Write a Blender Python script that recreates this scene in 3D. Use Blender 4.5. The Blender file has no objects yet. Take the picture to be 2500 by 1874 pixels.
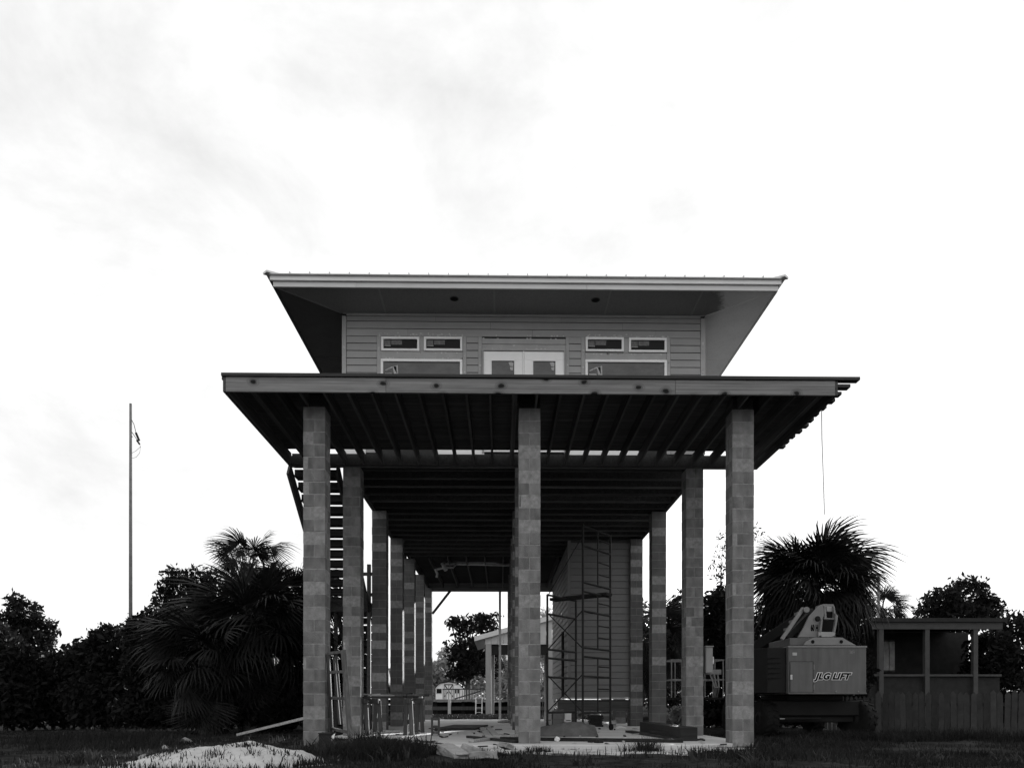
import bpy, bmesh, math, random
import numpy as np
from mathutils import Vector, Matrix

random.seed(7); rng = np.random.default_rng(7)
scene = bpy.context.scene
col = scene.collection

# ------------------------------------------------------------------ camera, sky, sun, exposure
F, TH, EYE, HOR = 1825.0, 0.01536, 0.642, 1718.0      # survey of the site: focal length in picture units, yaw, eye height, horizon
cam_d = bpy.data.cameras.new("camera"); cam = bpy.data.objects.new("camera", cam_d); col.objects.link(cam)
cam.location = (0, 0, EYE); cam.rotation_euler = (math.radians(90), 0, -TH)
cam_d.sensor_width = 36.0; cam_d.lens = F / 2500.0 * 36.0
cam_d.shift_y = (HOR - 937.0) / 2500.0
cam_d.clip_start = 0.1; cam_d.clip_end = 3000
scene.camera = cam

SUN_EL, SUN_AZ = math.radians(11.5), math.radians(15.5)   # azimuth measured from +Y towards +X
world = bpy.data.worlds.new("World"); scene.world = world; world.use_nodes = True
wn, wl = world.node_tree.nodes, world.node_tree.links
for n in list(wn): wn.remove(n)
w_out = wn.new("ShaderNodeOutputWorld"); w_bg = wn.new("ShaderNodeBackground")
sky = wn.new("ShaderNodeTexSky"); sky.sky_type = 'NISHITA'; sky.sun_disc = False
sky.sun_elevation = SUN_EL; sky.sun_rotation = SUN_AZ
sky.air_density = 1.0; sky.dust_density = 1.0; sky.ozone_density = 1.0
bw = wn.new("ShaderNodeRGBToBW")
tc = wn.new("ShaderNodeTexCoord"); mp = wn.new("ShaderNodeMapping"); mp.inputs['Scale'].default_value = (1.0, 1.0, 1.7)
cn = wn.new("ShaderNodeTexNoise"); cn.inputs['Scale'].default_value = 3.4; cn.inputs['Detail'].default_value = 12; cn.inputs['Roughness'].default_value = 0.62
cn.inputs['Distortion'].default_value = 0.25
cr = wn.new("ShaderNodeMapRange"); cr.inputs['From Min'].default_value = 0.28; cr.inputs['From Max'].default_value = 0.56
cr.inputs['To Min'].default_value = 5.7; cr.inputs['To Max'].default_value = 7.7
mx = wn.new("ShaderNodeMix"); mx.data_type = 'FLOAT'; mx.inputs[0].default_value = 0.9     # thin cloud over the whole sky
wl.new(sky.outputs[0], bw.inputs[0]); wl.new(tc.outputs['Generated'], mp.inputs[0]); wl.new(mp.outputs[0], cn.inputs['Vector'])
wl.new(cn.outputs['Fac'], cr.inputs['Value']); wl.new(bw.outputs[0], mx.inputs[2]); wl.new(cr.outputs[0], mx.inputs[3])
wl.new(mx.outputs[0], w_bg.inputs['Color']); w_bg.inputs['Strength'].default_value = 0.05
wl.new(w_bg.outputs[0], w_out.inputs[0])

sun_d = bpy.data.lights.new("sun", 'SUN'); sun = bpy.data.objects.new("sun", sun_d); col.objects.link(sun)
sun_d.energy = 4.0; sun_d.angle = math.radians(0.5); sun_d.color = (1, 1, 1)
sd = Vector((math.sin(SUN_AZ) * math.cos(SUN_EL), math.cos(SUN_AZ) * math.cos(SUN_EL), math.sin(SUN_EL)))
sun.rotation_euler = sd.to_track_quat('Z', 'Y').to_euler()

scene.view_settings.view_transform = 'Standard'; scene.view_settings.look = 'None'
scene.view_settings.exposure = 1.62; scene.view_settings.gamma = 1.0; scene.view_settings.use_curve_mapping = False
scene.render.engine = 'CYCLES'
scene.cycles.use_denoising = True
scene.cycles.max_bounces = 6; scene.cycles.transparent_max_bounces = 8

# ------------------------------------------------------------------ helpers
def at(px, py, Y):
    """a surveyed sight line (picture position) met at its own distance Y -> a point of the site"""
    t = math.tan(math.atan((px - 1250.0) / F) + TH)
    X = t * Y
    return Vector((X, Y, EYE + (HOR - py) / F * (X * math.sin(TH) + Y * math.cos(TH))))
def gnd(px, py, z=0.0):
    """the same sight line met with level ground at height z"""
    Y = (EYE - z) * F / (py - HOR)
    t = math.tan(math.atan((px - 1250.0) / F) + TH)
    Y = Y / (t * math.sin(TH) + math.cos(TH))
    return Vector((t * Y, Y, z))

MATS = {}
def mat(name, v, var=0.25, scale=6.0, rough=0.75, bump=0.15, bscale=40.0, rnd=0.0, stretch=(1, 1, 1), spec=0.12, metal=0.0, trans=0.0, detail=5, streak=None):
    if name in MATS: return MATS[name]
    m = bpy.data.materials.new(name); m.use_nodes = True
    N, L = m.node_tree.nodes, m.node_tree.links
    b = N["Principled BSDF"]
    b.inputs['Roughness'].default_value = rough; b.inputs['Specular IOR Level'].default_value = spec; b.inputs['Metallic'].default_value = metal
    t = N.new("ShaderNodeTexCoord"); mpn = N.new("ShaderNodeMapping"); mpn.inputs['Scale'].default_value = stretch
    L.new(t.outputs['Object'], mpn.inputs[0])
    oi = N.new("ShaderNodeObjectInfo")
    off = N.new("ShaderNodeVectorMath"); off.operation = 'ADD'
    sc = N.new("ShaderNodeVectorMath"); sc.operation = 'SCALE'; sc.inputs['Scale'].default_value = 37.0
    cmb = N.new("ShaderNodeCombineXYZ")
    for k in range(3): L.new(oi.outputs['Random'], cmb.inputs[k])
    L.new(cmb.outputs[0], sc.inputs[0]); L.new(mpn.outputs[0], off.inputs[0]); L.new(sc.outputs[0], off.inputs[1])
    nz = N.new("ShaderNodeTexNoise"); nz.inputs['Scale'].default_value = scale; nz.inputs['Detail'].default_value = detail; nz.inputs['Roughness'].default_value = 0.62
    L.new(off.outputs[0], nz.inputs['Vector'])
    mr = N.new("ShaderNodeMapRange"); mr.inputs['From Min'].default_value = 0.25; mr.inputs['From Max'].default_value = 0.75
    mr.inputs['To Min'].default_value = v * (1 - var); mr.inputs['To Max'].default_value = v * (1 + var)
    L.new(nz.outputs['Fac'], mr.inputs['Value'])
    last = mr.outputs[0]
    if rnd:
        r2 = N.new("ShaderNodeMapRange"); r2.inputs['To Min'].default_value = 1 - rnd; r2.inputs['To Max'].default_value = 1 + rnd
        L.new(oi.outputs['Random'], r2.inputs['Value'])
        mm = N.new("ShaderNodeMath"); mm.operation = 'MULTIPLY'; L.new(last, mm.inputs[0]); L.new(r2.outputs[0], mm.inputs[1]); last = mm.outputs[0]
    if streak:      # weather streaks / fine grain along one axis
        n2 = N.new("ShaderNodeTexNoise"); n2.inputs['Scale'].default_value = streak[1]; n2.inputs['Detail'].default_value = 3
        m2 = N.new("ShaderNodeMapping"); m2.inputs['Scale'].default_value = streak[0]; L.new(off.outputs[0], m2.inputs[0]); L.new(m2.outputs[0], n2.inputs['Vector'])
        r3 = N.new("ShaderNodeMapRange"); r3.inputs['From Min'].default_value = 0.3; r3.inputs['From Max'].default_value = 0.7; r3.inputs['To Min'].default_value = 1 - streak[2]; r3.inputs['To Max'].default_value = 1 + streak[2]
        L.new(n2.outputs['Fac'], r3.inputs['Value'])
        mm = N.new("ShaderNodeMath"); mm.operation = 'MULTIPLY'; L.new(last, mm.inputs[0]); L.new(r3.outputs[0], mm.inputs[1]); last = mm.outputs[0]
    L.new(last, b.inputs['Base Color'])
    if bump:
        nb = N.new("ShaderNodeTexNoise"); nb.inputs['Scale'].default_value = bscale; nb.inputs['Detail'].default_value = 4
        L.new(off.outputs[0], nb.inputs['Vector'])
        bp = N.new("ShaderNodeBump"); bp.inputs['Strength'].default_value = bump; bp.inputs['Distance'].default_value = 0.02
        L.new(nb.outputs['Fac'], bp.inputs['Height']); L.new(bp.outputs[0], b.inputs['Normal'])
    if trans:
        tr = N.new("ShaderNodeBsdfTranslucent"); L.new(last, tr.inputs['Color'])
        ms = N.new("ShaderNodeMixShader"); ms.inputs[0].default_value = trans
        out = N["Material Output"]; L.new(b.outputs[0], ms.inputs[1]); L.new(tr.outputs[0], ms.inputs[2]); L.new(ms.outputs[0], out.inputs['Surface'])
    MATS[name] = m
    return m

def wood(name, v, axis='X', knots=True, rnd=0.15, rough=0.8):
    if name in MATS: return MATS[name]
    st = {'X': (0.35, 5, 5), 'Y': (5, 0.35, 5), 'Z': (5, 5, 0.35)}[axis]
    m = mat(name, v, 0.30, 3.0, rough, 0.12, 30.0, rnd, st, detail=7, streak=({'X': (.12, 1, 1), 'Y': (1, .12, 1), 'Z': (1, 1, .12)}[axis], 9.0, .28))
    if knots:
        N, L = m.node_tree.nodes, m.node_tree.links
        b = N["Principled BSDF"]; prev = b.inputs['Base Color'].links[0].from_socket
        t = N.new("ShaderNodeTexCoord"); mp_ = N.new("ShaderNodeMapping")
        mp_.inputs['Scale'].default_value = {'X': (0.8, 1, 1.1), 'Y': (1, .75, 1.35), 'Z': (1.35, 1, 0.75)}[axis]
        L.new(t.outputs['Object'], mp_.inputs[0])
        sp3 = N.new("ShaderNodeSeparateXYZ"); L.new(mp_.outputs[0], sp3.inputs[0]); cb3 = N.new("ShaderNodeCombineXYZ"); L.new(sp3.outputs[0], cb3.inputs[0]); L.new(sp3.outputs[2], cb3.inputs[1])
        nd = N.new("ShaderNodeTexNoise"); nd.inputs['Scale'].default_value = 9; L.new(cb3.outputs[0], nd.inputs['Vector'])
        ad = N.new("ShaderNodeMixRGB"); ad.blend_type = 'ADD'; ad.inputs[0].default_value = 0.05; L.new(cb3.outputs[0], ad.inputs[1]); L.new(nd.outputs['Color'], ad.inputs[2])
        vo = N.new("ShaderNodeTexVoronoi"); vo.voronoi_dimensions = '2D'; vo.inputs['Scale'].default_value = 2.7; vo.inputs['Randomness'].default_value = 1.0; L.new(ad.outputs[0], vo.inputs['Vector'])
        rp = N.new("ShaderNodeValToRGB"); e = rp.color_ramp.elements
        e[0].position = 0.0; e[0].color = (.06,) * 3 + (1,); e[1].position = 0.24; e[1].color = (1, 1, 1, 1)
        for p, c in ((0.085, .10), (0.115, .72), (0.135, .5), (0.165, .95), (0.185, .75)):
            q = e.new(p); q.color = (c, c, c, 1)
        L.new(vo.outputs['Distance'], rp.inputs[0])
        mu = N.new("ShaderNodeMixRGB"); mu.blend_type = 'MULTIPLY'; mu.inputs[0].default_value = 1.0
        L.new(prev, mu.inputs[1]); L.new(rp.outputs[0], mu.inputs[2]); L.new(mu.outputs[0], b.inputs['Base Color'])
    return m

class MB:
    def __init__(s): s.v = []; s.f = []
    def add(s, vs, fs):
        o = len(s.v); s.v += [tuple(x) for x in vs]; s.f += [tuple(i + o for i in f) for f in fs]; return s
    def box(s, a, b):
        x0, y0, z0 = a; x1, y1, z1 = b
        return s.add([(x0, y0, z0), (x1, y0, z0), (x1, y1, z0), (x0, y1, z0), (x0, y0, z1), (x1, y0, z1), (x1, y1, z1), (x0, y1, z1)],
                     [(0, 3, 2, 1), (4, 5, 6, 7), (0, 1, 5, 4), (1, 2, 6, 5), (2, 3, 7, 6), (3, 0, 4, 7)])
    def bar(s, p0, p1, w, h, up=(0, 0, 1)):
        p0, p1 = Vector(p0), Vector(p1); d = (p1 - p0).normalized(); u = Vector(up)
        if abs(d.dot(u)) > .98: u = Vector((0, 1, 0))
        sx = d.cross(u).normalized() * (w / 2); uz = sx.normalized().cross(d).normalized() * (h / 2)
        vs = [p + a * sx + c * uz for p in (p0, p1) for a, c in ((-1, -1), (1, -1), (1, 1), (-1, 1))]
        return s.add(vs, [(0, 1, 2, 3), (7, 6, 5, 4), (0, 4, 5, 1), (1, 5, 6, 2), (2, 6, 7, 3), (3, 7, 4, 0)])
    def tube(s, pts, r, n=8, cap=True):
        pts = [Vector(p) for p in pts]; rs = r if isinstance(r, (list, tuple)) else [r] * len(pts); rings = []
        for i, p in enumerate(pts):
            d = (pts[min(i + 1, len(pts) - 1)] - pts[max(i - 1, 0)]).normalized()
            u = Vector((0, 0, 1)) if abs(d.z) < .95 else Vector((1, 0, 0))
            a = d.cross(u).normalized(); c = a.cross(d).normalized()
            rings.append([p + (a * math.cos(2 * math.pi * k / n) + c * math.sin(2 * math.pi * k / n)) * rs[i] for k in range(n)])
        vs = [q for rg in rings for q in rg]; fs = []
        for i in range(len(pts) - 1):
            for k in range(n): fs.append((i * n + k, i * n + (k + 1) % n, (i + 1) * n + (k + 1) % n, (i + 1) * n + k))
        if cap: fs += [tuple(range(n))[::-1], tuple((len(pts) - 1) * n + k for k in range(n))]
        return s.add(vs, fs)
    def prism(s, poly, axis, a, b):
        """polygon in the plane square to the axis, pulled from a to b; axis X: (y,z), Y: (x,z), Z: (x,y)"""
        n = len(poly)
        mk = {'X': lambda p, t: (t, p[0], p[1]), 'Y': lambda p, t: (p[0], t, p[1]), 'Z': lambda p, t: (p[0], p[1], t)}[axis]
        return s.add([mk(p, a) for p in poly] + [mk(p, b) for p in poly],
                     [tuple(range(n))[::-1], tuple(range(n, 2 * n))] + [(i, (i + 1) % n, n + (i + 1) % n, n + i) for i in range(n)])
    def lathe(s, c, axis, prof, n=20):
        """prof: (radius, along) pairs; axis a unit vector"""
        c = Vector(c); ax = Vector(axis).normalized(); u = Vector((0, 0, 1)) if abs(ax.z) < .9 else Vector((1, 0, 0))
        a = ax.cross(u).normalized(); b = ax.cross(a).normalized(); vs = []; fs = []
        for r, t in prof:
            for k in range(n):
                an = 2 * math.pi * k / n; vs.append(c + ax * t + (a * math.cos(an) + b * math.sin(an)) * r)
        for i in range(len(prof) - 1):
            for k in range(n): fs.append((i * n + k, i * n + (k + 1) % n, (i + 1) * n + (k + 1) % n, (i + 1) * n + k))
        fs += [tuple(range(n))[::-1], tuple((len(prof) - 1) * n + k for k in range(n))]
        return s.add(vs, fs)
    def build(s, name, m, parent=None, bevel=0.0, smooth=False):
        me = bpy.data.meshes.new(name); me.from_pydata(s.v, [], s.f)
        bm = bmesh.new(); bm.from_mesh(me); bmesh.ops.recalc_face_normals(bm, faces=bm.faces)
        if bevel: bmesh.ops.bevel(bm, geom=list(bm.edges), offset=bevel, segments=1, affect='EDGES', clamp_overlap=True)
        bm.to_mesh(me); bm.free()
        if smooth:
            for p in me.polygons: p.use_smooth = True
        return link(name, me, m, parent)
def link(name, me, m, parent=None):
    if m and not me.materials: me.materials.append(m)
    o = bpy.data.objects.new(name, me); col.objects.link(o)
    if parent:
        o.parent = parent
        o.matrix_parent_inverse = Matrix.Translation(parent.location).inverted()
    return o
def tag(o, label=None, cat=None, group=None, kind=None):
    if label: o['label'] = label
    if cat: o['category'] = cat
    if group: o['group'] = group
    if kind: o['kind'] = kind
    return o
def thing(name, label, cat, loc=(0, 0, 0), group=None):
    o = bpy.data.objects.new(name, None); col.objects.link(o); o.location = loc; o.empty_display_size = .2
    return tag(o, label, cat, group)
def B(name, a, b, m, parent=None, bevel=0.0): return MB().box(a, b).build(name, m, parent, bevel)
def BAR(name, p0, p1, w, h, m, parent=None, bevel=0.0): return MB().bar(p0, p1, w, h).build(name, m, parent, bevel)

def vnoise(x, y, s=1.0, seed=0):
    r = np.random.default_rng(seed); out = 0
    for k in range(5):
        a = r.uniform(0, 6.28); fr = s * (0.7 + 0.5 * k); ph = r.uniform(0, 6.28, 2)
        out = out + np.sin((x * math.cos(a) + y * math.sin(a)) * fr + ph[0]) * np.cos((-x * math.sin(a) + y * math.cos(a)) * fr * .8 + ph[1]) / (1 + .6 * k)
    return out

# ------------------------------------------------------------------ materials
M_block = mat('concrete_block', .185, .24, 6.0, .9, .6, 90.0, rnd=.18, streak=((1, 1, .3), 7.0, .26))
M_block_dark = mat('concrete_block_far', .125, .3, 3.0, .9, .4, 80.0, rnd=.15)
M_mortar = mat('mortar', .26, .35, 14, .95, .5, 60)
M_slab = mat('slab_concrete', .52, .22, 1.2, .85, .12, 30, detail=8)
M_rim = wood('treated_fascia', .2, 'X', rnd=.06)
M_dboard = wood('deck_board_wood', .05, 'X', knots=False, rnd=.25)
M_joist = wood('joist_wood', .075, 'Y', knots=False, rnd=.3)
M_truss = wood('truss_wood', .1, 'X', knots=False, rnd=.3)
M_ply = mat('subfloor_ply', .022, .3, 2.0, .9, .1)
M_sid = mat('siding_paint', .33, .07, 2.5, .6, .05, 60, rnd=.05, streak=((.15, 1, 1), 6.0, .05))
M_trimg = mat('trim_paint_grey', .37, .10, 5, .6, .05, 60, rnd=.03)
M_white = mat('white_paint', .86, .05, 3, .45, .03, rnd=.03)
M_fasc = mat('fascia_white', .64, .10, 2.0, .5, .03, stretch=(.4, 1, 1), rnd=.05)
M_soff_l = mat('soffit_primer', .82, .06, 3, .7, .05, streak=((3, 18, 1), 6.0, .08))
M_metal = mat('roof_metal', .55, .1, 3, .4, .02, metal=.6)
M_dark = mat('dark_hole', .01, .1, 3, .8, 0)
M_pane = mat('pane_glass', .008, .3, 2, .12, 0, spec=.12)
M_film = mat('pane_film', .075, .4, 2.2, .22, .02, 4, spec=.5, stretch=(1, 1, 2))
M_paper = mat('paper_sticker', .42, .3, 22, .8, .05)
M_sticker = mat('window_sticker', .16, .5, 30, .8, 0)
M_steel = mat('scaffold_steel', .022, .4, 18, .6, .1, 60, metal=.0, spec=.2)
M_alu = mat('aluminium', .5, .2, 12, .4, .05, metal=.7)
M_rope = mat('cable_black', .03, .2, 10, .7, 0)
M_pvc = mat('pvc_pipe', .45, .2, 8, .45, .02)
M_lumber = wood('lumber_dark', .033, 'X', knots=False, rnd=.35)
M_lumberL = wood('lumber_pale', .34, 'X', knots=False, rnd=.2)
M_hor = wood('sawhorse_wood', .085, 'Z', knots=False, rnd=.25)
M_soil = mat('soil', .035, .4, 5, .95, .6, 12)
M_leaf = mat('leaf_dark', .016, .4, 1.5, .6, 0, trans=.25, spec=.06)
M_leafh = mat('leaf_lightened', .36, .3, .4, .6, 0, trans=.6, spec=.1)  # far haze and backlight are put into this pale leaf colour
M_leafm = mat('leaf_mid', .06, .4, .8, .55, 0, trans=.35, spec=.08)
M_palm = mat('palm_leaf', .015, .35, 2.0, .5, 0, trans=.12, rnd=.35, spec=.12)
M_palmd = mat('palm_dead_frond', .05, .4, 4, .7, 0, trans=.15, rnd=.35)
M_bark = mat('bark', .07, .5, 8, .9, .8, 20)
M_grass = mat('grass_blade', .022, .55, 1.2, .6, 0, trans=.3, spec=.06)
M_sand = mat('sand', .46, .25, 5.0, .95, 1.0, 18, detail=9)

# ------------------------------------------------------------------ ground
def ground_z(x, y):
    z = -0.06 + 0.018 * vnoise(x, y, 1.3, 3) + 0.012 * vnoise(x, y, 3.7, 4)
    hump = 0.10 * np.exp(-(((x + 1.35) / 1.0) ** 2 + ((y - 9.6) / 1.1) ** 2)) + 0.03 * np.exp(-(((x - 3.2) / 2.6) ** 2 + ((y - 9.3) / 1.3) ** 2))
    z = z + hump
    inside = (x > -3.6) & (x < 4.6) & (y > 11.3) & (y < 32)
    return np.where(inside, np.minimum(z, -0.035), z)
def axis_vals(lo, hi, step, far):
    c = list(np.arange(lo, hi + 1e-6, step)); a = []; d = step
    while c[-1] < far: d *= 1.5; c.append(c[-1] + d)
    d = step
    while c[0] > -far: d *= 1.5; c.insert(0, c[0] - d)
    return np.array(c)
gx = axis_vals(-9, 9, .2, 900); gy = axis_vals(5, 16, .2, 900); gy = gy[gy > -60]
GX, GY = np.meshgrid(gx, gy); GZ = ground_z(GX, GY)
nx, ny = len(gx), len(gy)
me = bpy.data.meshes.new('ground')
idx = np.arange(nx * ny).reshape(ny, nx)
me.from_pydata(np.stack([GX, GY, GZ], -1).reshape(-1, 3).tolist(), [], np.stack([idx[:-1, :-1], idx[:-1, 1:], idx[1:, 1:], idx[1:, :-1]], -1).reshape(-1, 4).tolist())
for p in me.polygons: p.use_smooth = True
mg = bpy.data.materials.new('ground_soil_and_sand'); mg.use_nodes = True
N, L = mg.node_tree.nodes, mg.node_tree.links; b = N["Principled BSDF"]; b.inputs['Roughness'].default_value = .95; b.inputs['Specular IOR Level'].default_value = 0
t = N.new("ShaderNodeTexCoord")
def nnoise(s, d=6, rough=.6):
    n = N.new("ShaderNodeTexNoise"); n.inputs['Scale'].default_value = s; n.inputs['Detail'].default_value = d; n.inputs['Roughness'].default_value = rough
    L.new(t.outputs['Object'], n.inputs['Vector']); return n
def nmath(op, a, c):
    n = N.new("ShaderNodeMath"); n.operation = op; n.use_clamp = False
    for i, q in enumerate((a, c)):
        if isinstance(q, (int, float)): n.inputs[i].default_value = q
        else: L.new(q, n.inputs[i])
    return n.outputs[0]
def nrange(a, f0, f1, t0, t1, smooth=False):
    n = N.new("ShaderNodeMapRange"); n.interpolation_type = 'SMOOTHSTEP' if smooth else 'LINEAR'
    L.new(a, n.inputs['Value'])
    for k, q in zip(('From Min', 'From Max', 'To Min', 'To Max'), (f0, f1, t0, t1)): n.inputs[k].default_value = q
    return n.outputs[0]
sx = N.new("ShaderNodeSeparateXYZ"); L.new(t.outputs['Object'], sx.inputs[0])
n1 = nnoise(1.1); n2 = nnoise(7.0, 8)
# trampled sand strip in front of the slab
def blob(cx, cy, rx, ry):
    a = nmath('DIVIDE', nmath('SUBTRACT', sx.outputs[0], cx), rx); c = nmath('DIVIDE', nmath('SUBTRACT', sx.outputs[1], cy), ry)
    d = nmath('ADD', nmath('MULTIPLY', a, a), nmath('MULTIPLY', c, c))
    return nrange(nmath('ADD', d, nrange(n1.outputs['Fac'], .3, .7, -.5, .5)), .75, 1.15, 1, 0, True)
sand = nmath('MAXIMUM', blob(1.7, 11.3, 2.3, 1.2), nmath('MAXIMUM', blob(-.5, 11.9, 1.3, 1.1), nmath('MAXIMUM', blob(-2.3, 10.6, .55, .5), blob(-3.2, 9.1, 1.25, 1.5))))
sandp = nmath('MULTIPLY', sand, nrange(n2.outputs['Fac'], .34, .5, .25, 1.0, True))
mixv = N.new("ShaderNodeMix"); mixv.data_type = 'FLOAT'; L.new(sandp, mixv.inputs[0])
L.new(nmath('MULTIPLY', nrange(n2.outputs['Fac'], .3, .7, .012, .035), nrange(n1.outputs['Fac'], .35, .65, .6, 1.8)), mixv.inputs[2]); L.new(nrange(n2.outputs['Fac'], .3, .7, .36, .55), mixv.inputs[3])
L.new(mixv.outputs[0], b.inputs['Base Color'])
bp = N.new("ShaderNodeBump"); bp.inputs['Strength'].default_value = .35; bp.inputs['Distance'].default_value = .02; L.new(nnoise(14, 8).outputs['Fac'], bp.inputs['Height']); L.new(bp.outputs[0], b.inputs['Normal'])
tag(link('ground', me, mg), 'dark sandy soil ground of the building plot', None, None, 'structure')

# slab under the house
slab = MB().prism([(-3.35, 14.95), (-1.95, 14.9), (-1.8, 12.35), (-.7, 11.75), (2.6, 11.72), (3.5, 12.0), (4.25, 12.5), (4.35, 31.7), (-3.4, 31.7)], 'Z', -.15, 0)
tag(slab.build('concrete_slab', M_slab, bevel=.01), 'pale concrete slab under the raised house', None, None, 'structure')

# ------------------------------------------------------------------ the house on columns
ZB, ZJ, ZD = 5.47, 5.70, 5.755          # column tops, joist tops, deck top
ROWS = [12.2, 15.26, 18.7, 21.8, 24.8, 27.9, 31.1]
COLX = [-3.03, 0.475, 3.98]
CW, CD, CH = .36, .38, 27
HX0, HX1, HY0, HY1 = -3.21, 4.18, 15.26, 24.95
house = thing('stilt_house', 'grey house with hip roof and deck raised on tall concrete block columns', 'house', (0.48, 15.3, 0))

def block_mesh(name, sx_, sy_, sz_):
    bm = bmesh.new(); bmesh.ops.create_cube(bm, size=1.0)
    for v in bm.verts: v.co = Vector((v.co.x * sx_, v.co.y * sy_, v.co.z * sz_))
    bmesh.ops.bevel(bm, geom=list(bm.edges), offset=.004, segments=1, affect='EDGES')
    m_ = bpy.data.meshes.new(name); bm.to_mesh(m_); bm.free(); m_.materials.append(M_block); return m_
CHH = ZB / CH
blkA = block_mesh('block_stretcher', CW - .002, CD / 2 - .010, CHH - .013)      # long face to the front
blkB = block_mesh('block_header', CW / 2 - .008, CD - .002, CHH - .013)          # ends to the front
n_ind = 0
for ri, y in enumerate(ROWS):
    for ci, x in enumerate(COLX):
        if ri == 6 and ci == 2: continue
        core = B('column', (x - CW / 2 + .005, y + .005, -.05), (x + CW / 2 - .005, y + CD - .005, ZB), M_mortar, house)
        single = ri == 0 or (ri == 1 and ci != 1)
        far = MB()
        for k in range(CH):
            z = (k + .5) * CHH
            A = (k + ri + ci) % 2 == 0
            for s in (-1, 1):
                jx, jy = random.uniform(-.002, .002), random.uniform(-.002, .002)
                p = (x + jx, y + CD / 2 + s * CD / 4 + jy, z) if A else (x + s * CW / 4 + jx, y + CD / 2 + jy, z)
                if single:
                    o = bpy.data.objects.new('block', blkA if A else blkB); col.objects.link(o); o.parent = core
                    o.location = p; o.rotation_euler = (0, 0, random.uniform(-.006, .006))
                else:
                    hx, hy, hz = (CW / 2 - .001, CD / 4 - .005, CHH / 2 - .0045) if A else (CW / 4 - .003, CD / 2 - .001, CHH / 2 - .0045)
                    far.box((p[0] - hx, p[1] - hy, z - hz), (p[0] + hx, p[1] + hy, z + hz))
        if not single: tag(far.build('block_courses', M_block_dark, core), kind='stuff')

# ---- front deck
DX0, DX1, DY0 = -4.25, 5.24, 11.62
seams = [DX0, at(942, 900, DY0)[0], at(1649, 900, DY0)[0], DX1]
for k in range(3): B('rim_board', (seams[k] + .002, DY0, ZB), (seams[k + 1] - .002, DY0 + .038, ZJ - .004 - .002 * (k % 2)), M_rim, house, .003)
deck = MB().box((DX0 + .05, 15.13, ZB + .002), (DX1 - .05, 15.17, ZJ - .01)).build('deck_ledger', M_joist, house)
x = DX0 + .02; jn = 0
while x < DX1:
    B('joist', (x - .019, DY0 + .04, ZB + random.uniform(0, .006)), (x + .019, 15.125, ZJ - .004), M_joist, house, .002)
    if jn in (1, 12, 25): B('joist', (x + .022, DY0 + .04, ZB + .004), (x + .06, 15.125, ZJ - .004), M_joist, house)
    x += .3695; jn += 1
B('side_rim', (DX0 - .04, DY0 + .001, ZB - .001), (DX0 - .001, 15.24, ZJ - .006), M_joist, house)
B('side_rim', (DX1 + .001, DY0 + .001, ZB - .001), (DX1 + .04, 15.24, ZJ - .006), M_joist, house)
for xx in COLX: B('bearing_block', (xx - .17, 12.22, ZB + .008), (xx + .17, 12.56, ZJ - .03), M_joist, house)
B('support_beam', (DX0 - .04, 15.245, ZB - .004), (DX1 + .04, 15.325, ZB + .215), M_truss, house)
yb = DY0 - .03; k = 0
while yb < 14.80:
    right = 5.60 + random.uniform(-.03, .02) if k % 2 == 0 else 5.262 + random.uniform(-.015, .02)
    left = DX0 - (.10 if k == 1 else (.06 if k in (0, 3) else random.uniform(.0, .03)))
    if yb > 14.7: right = 5.3
    B('deck_board', (left, yb, ZJ + random.uniform(0, .004)), (right, yb + .134, ZD + random.uniform(-.004, .006)), M_dboard, house, .003)
    yb += .1385; k += 1
# white strips added to give bright slits at the foot of the wall, seen through the gap behind the last deck board
for a, c in ((840, 892), (1060, 1182), (1380, 1560)):
    B('bright_slit_strip', (at(a, 1100, 15.2)[0], 15.236, ZJ + .004), (at(c, 1100, 15.2)[0], 15.242, ZJ + .19), M_white, house)

# ---- house body floor framing seen from below
y = 15.5
while y < 24.9:
    B('floor_truss', (HX0 + .06, y, ZB + random.uniform(0, .006)), (HX1 - .06, y + .04, ZB + .045), M_truss, house)
    B('floor_truss', (HX0 + .06, y + .004, ZB + .05), (HX1 - .06, y + .034, ZJ - .01), M_joist, house)
    y += .597
B('subfloor', (HX0, 15.35, ZJ - .005), (HX1, HY1, ZJ + .03), M_ply, house)
for x in (HX0, HX1 - .09): B('edge_beam', (x, 15.33, ZB + .002), (x + .09, HY1, ZJ - .006), M_truss, house)
B('center_beam', (.43, 15.33, ZB + .001), (.53, HY1, ZB + .20), M_truss, house)

# ---- rear deck
x = HX0 + .2
while x < 4.1:
    B('rear_joist', (x - .019, 25.05, ZB), (x + .019, 31.2, ZJ), M_joist, house); x += .62
B('rear_deck', (HX0, 25.0, ZJ + .003), (HX1, 31.5, ZD), M_ply, house)
B('rear_beam', (HX0 - .1, 31.21, ZB - .13), (HX1, 31.29, ZJ), M_truss, house)
p0, p1 = at(1056, 1497, 30.6), at(1099, 1442, 30.9)
BAR('knee_brace', p0, p1, .09, .09, M_joist, house)
q = at(1220.5, 1441, 31.3); B('rear_post', (q.x - .05, 31.3, -.05), (q.x + .05, 31.4, ZB - .02), M_alu, house)

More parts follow.
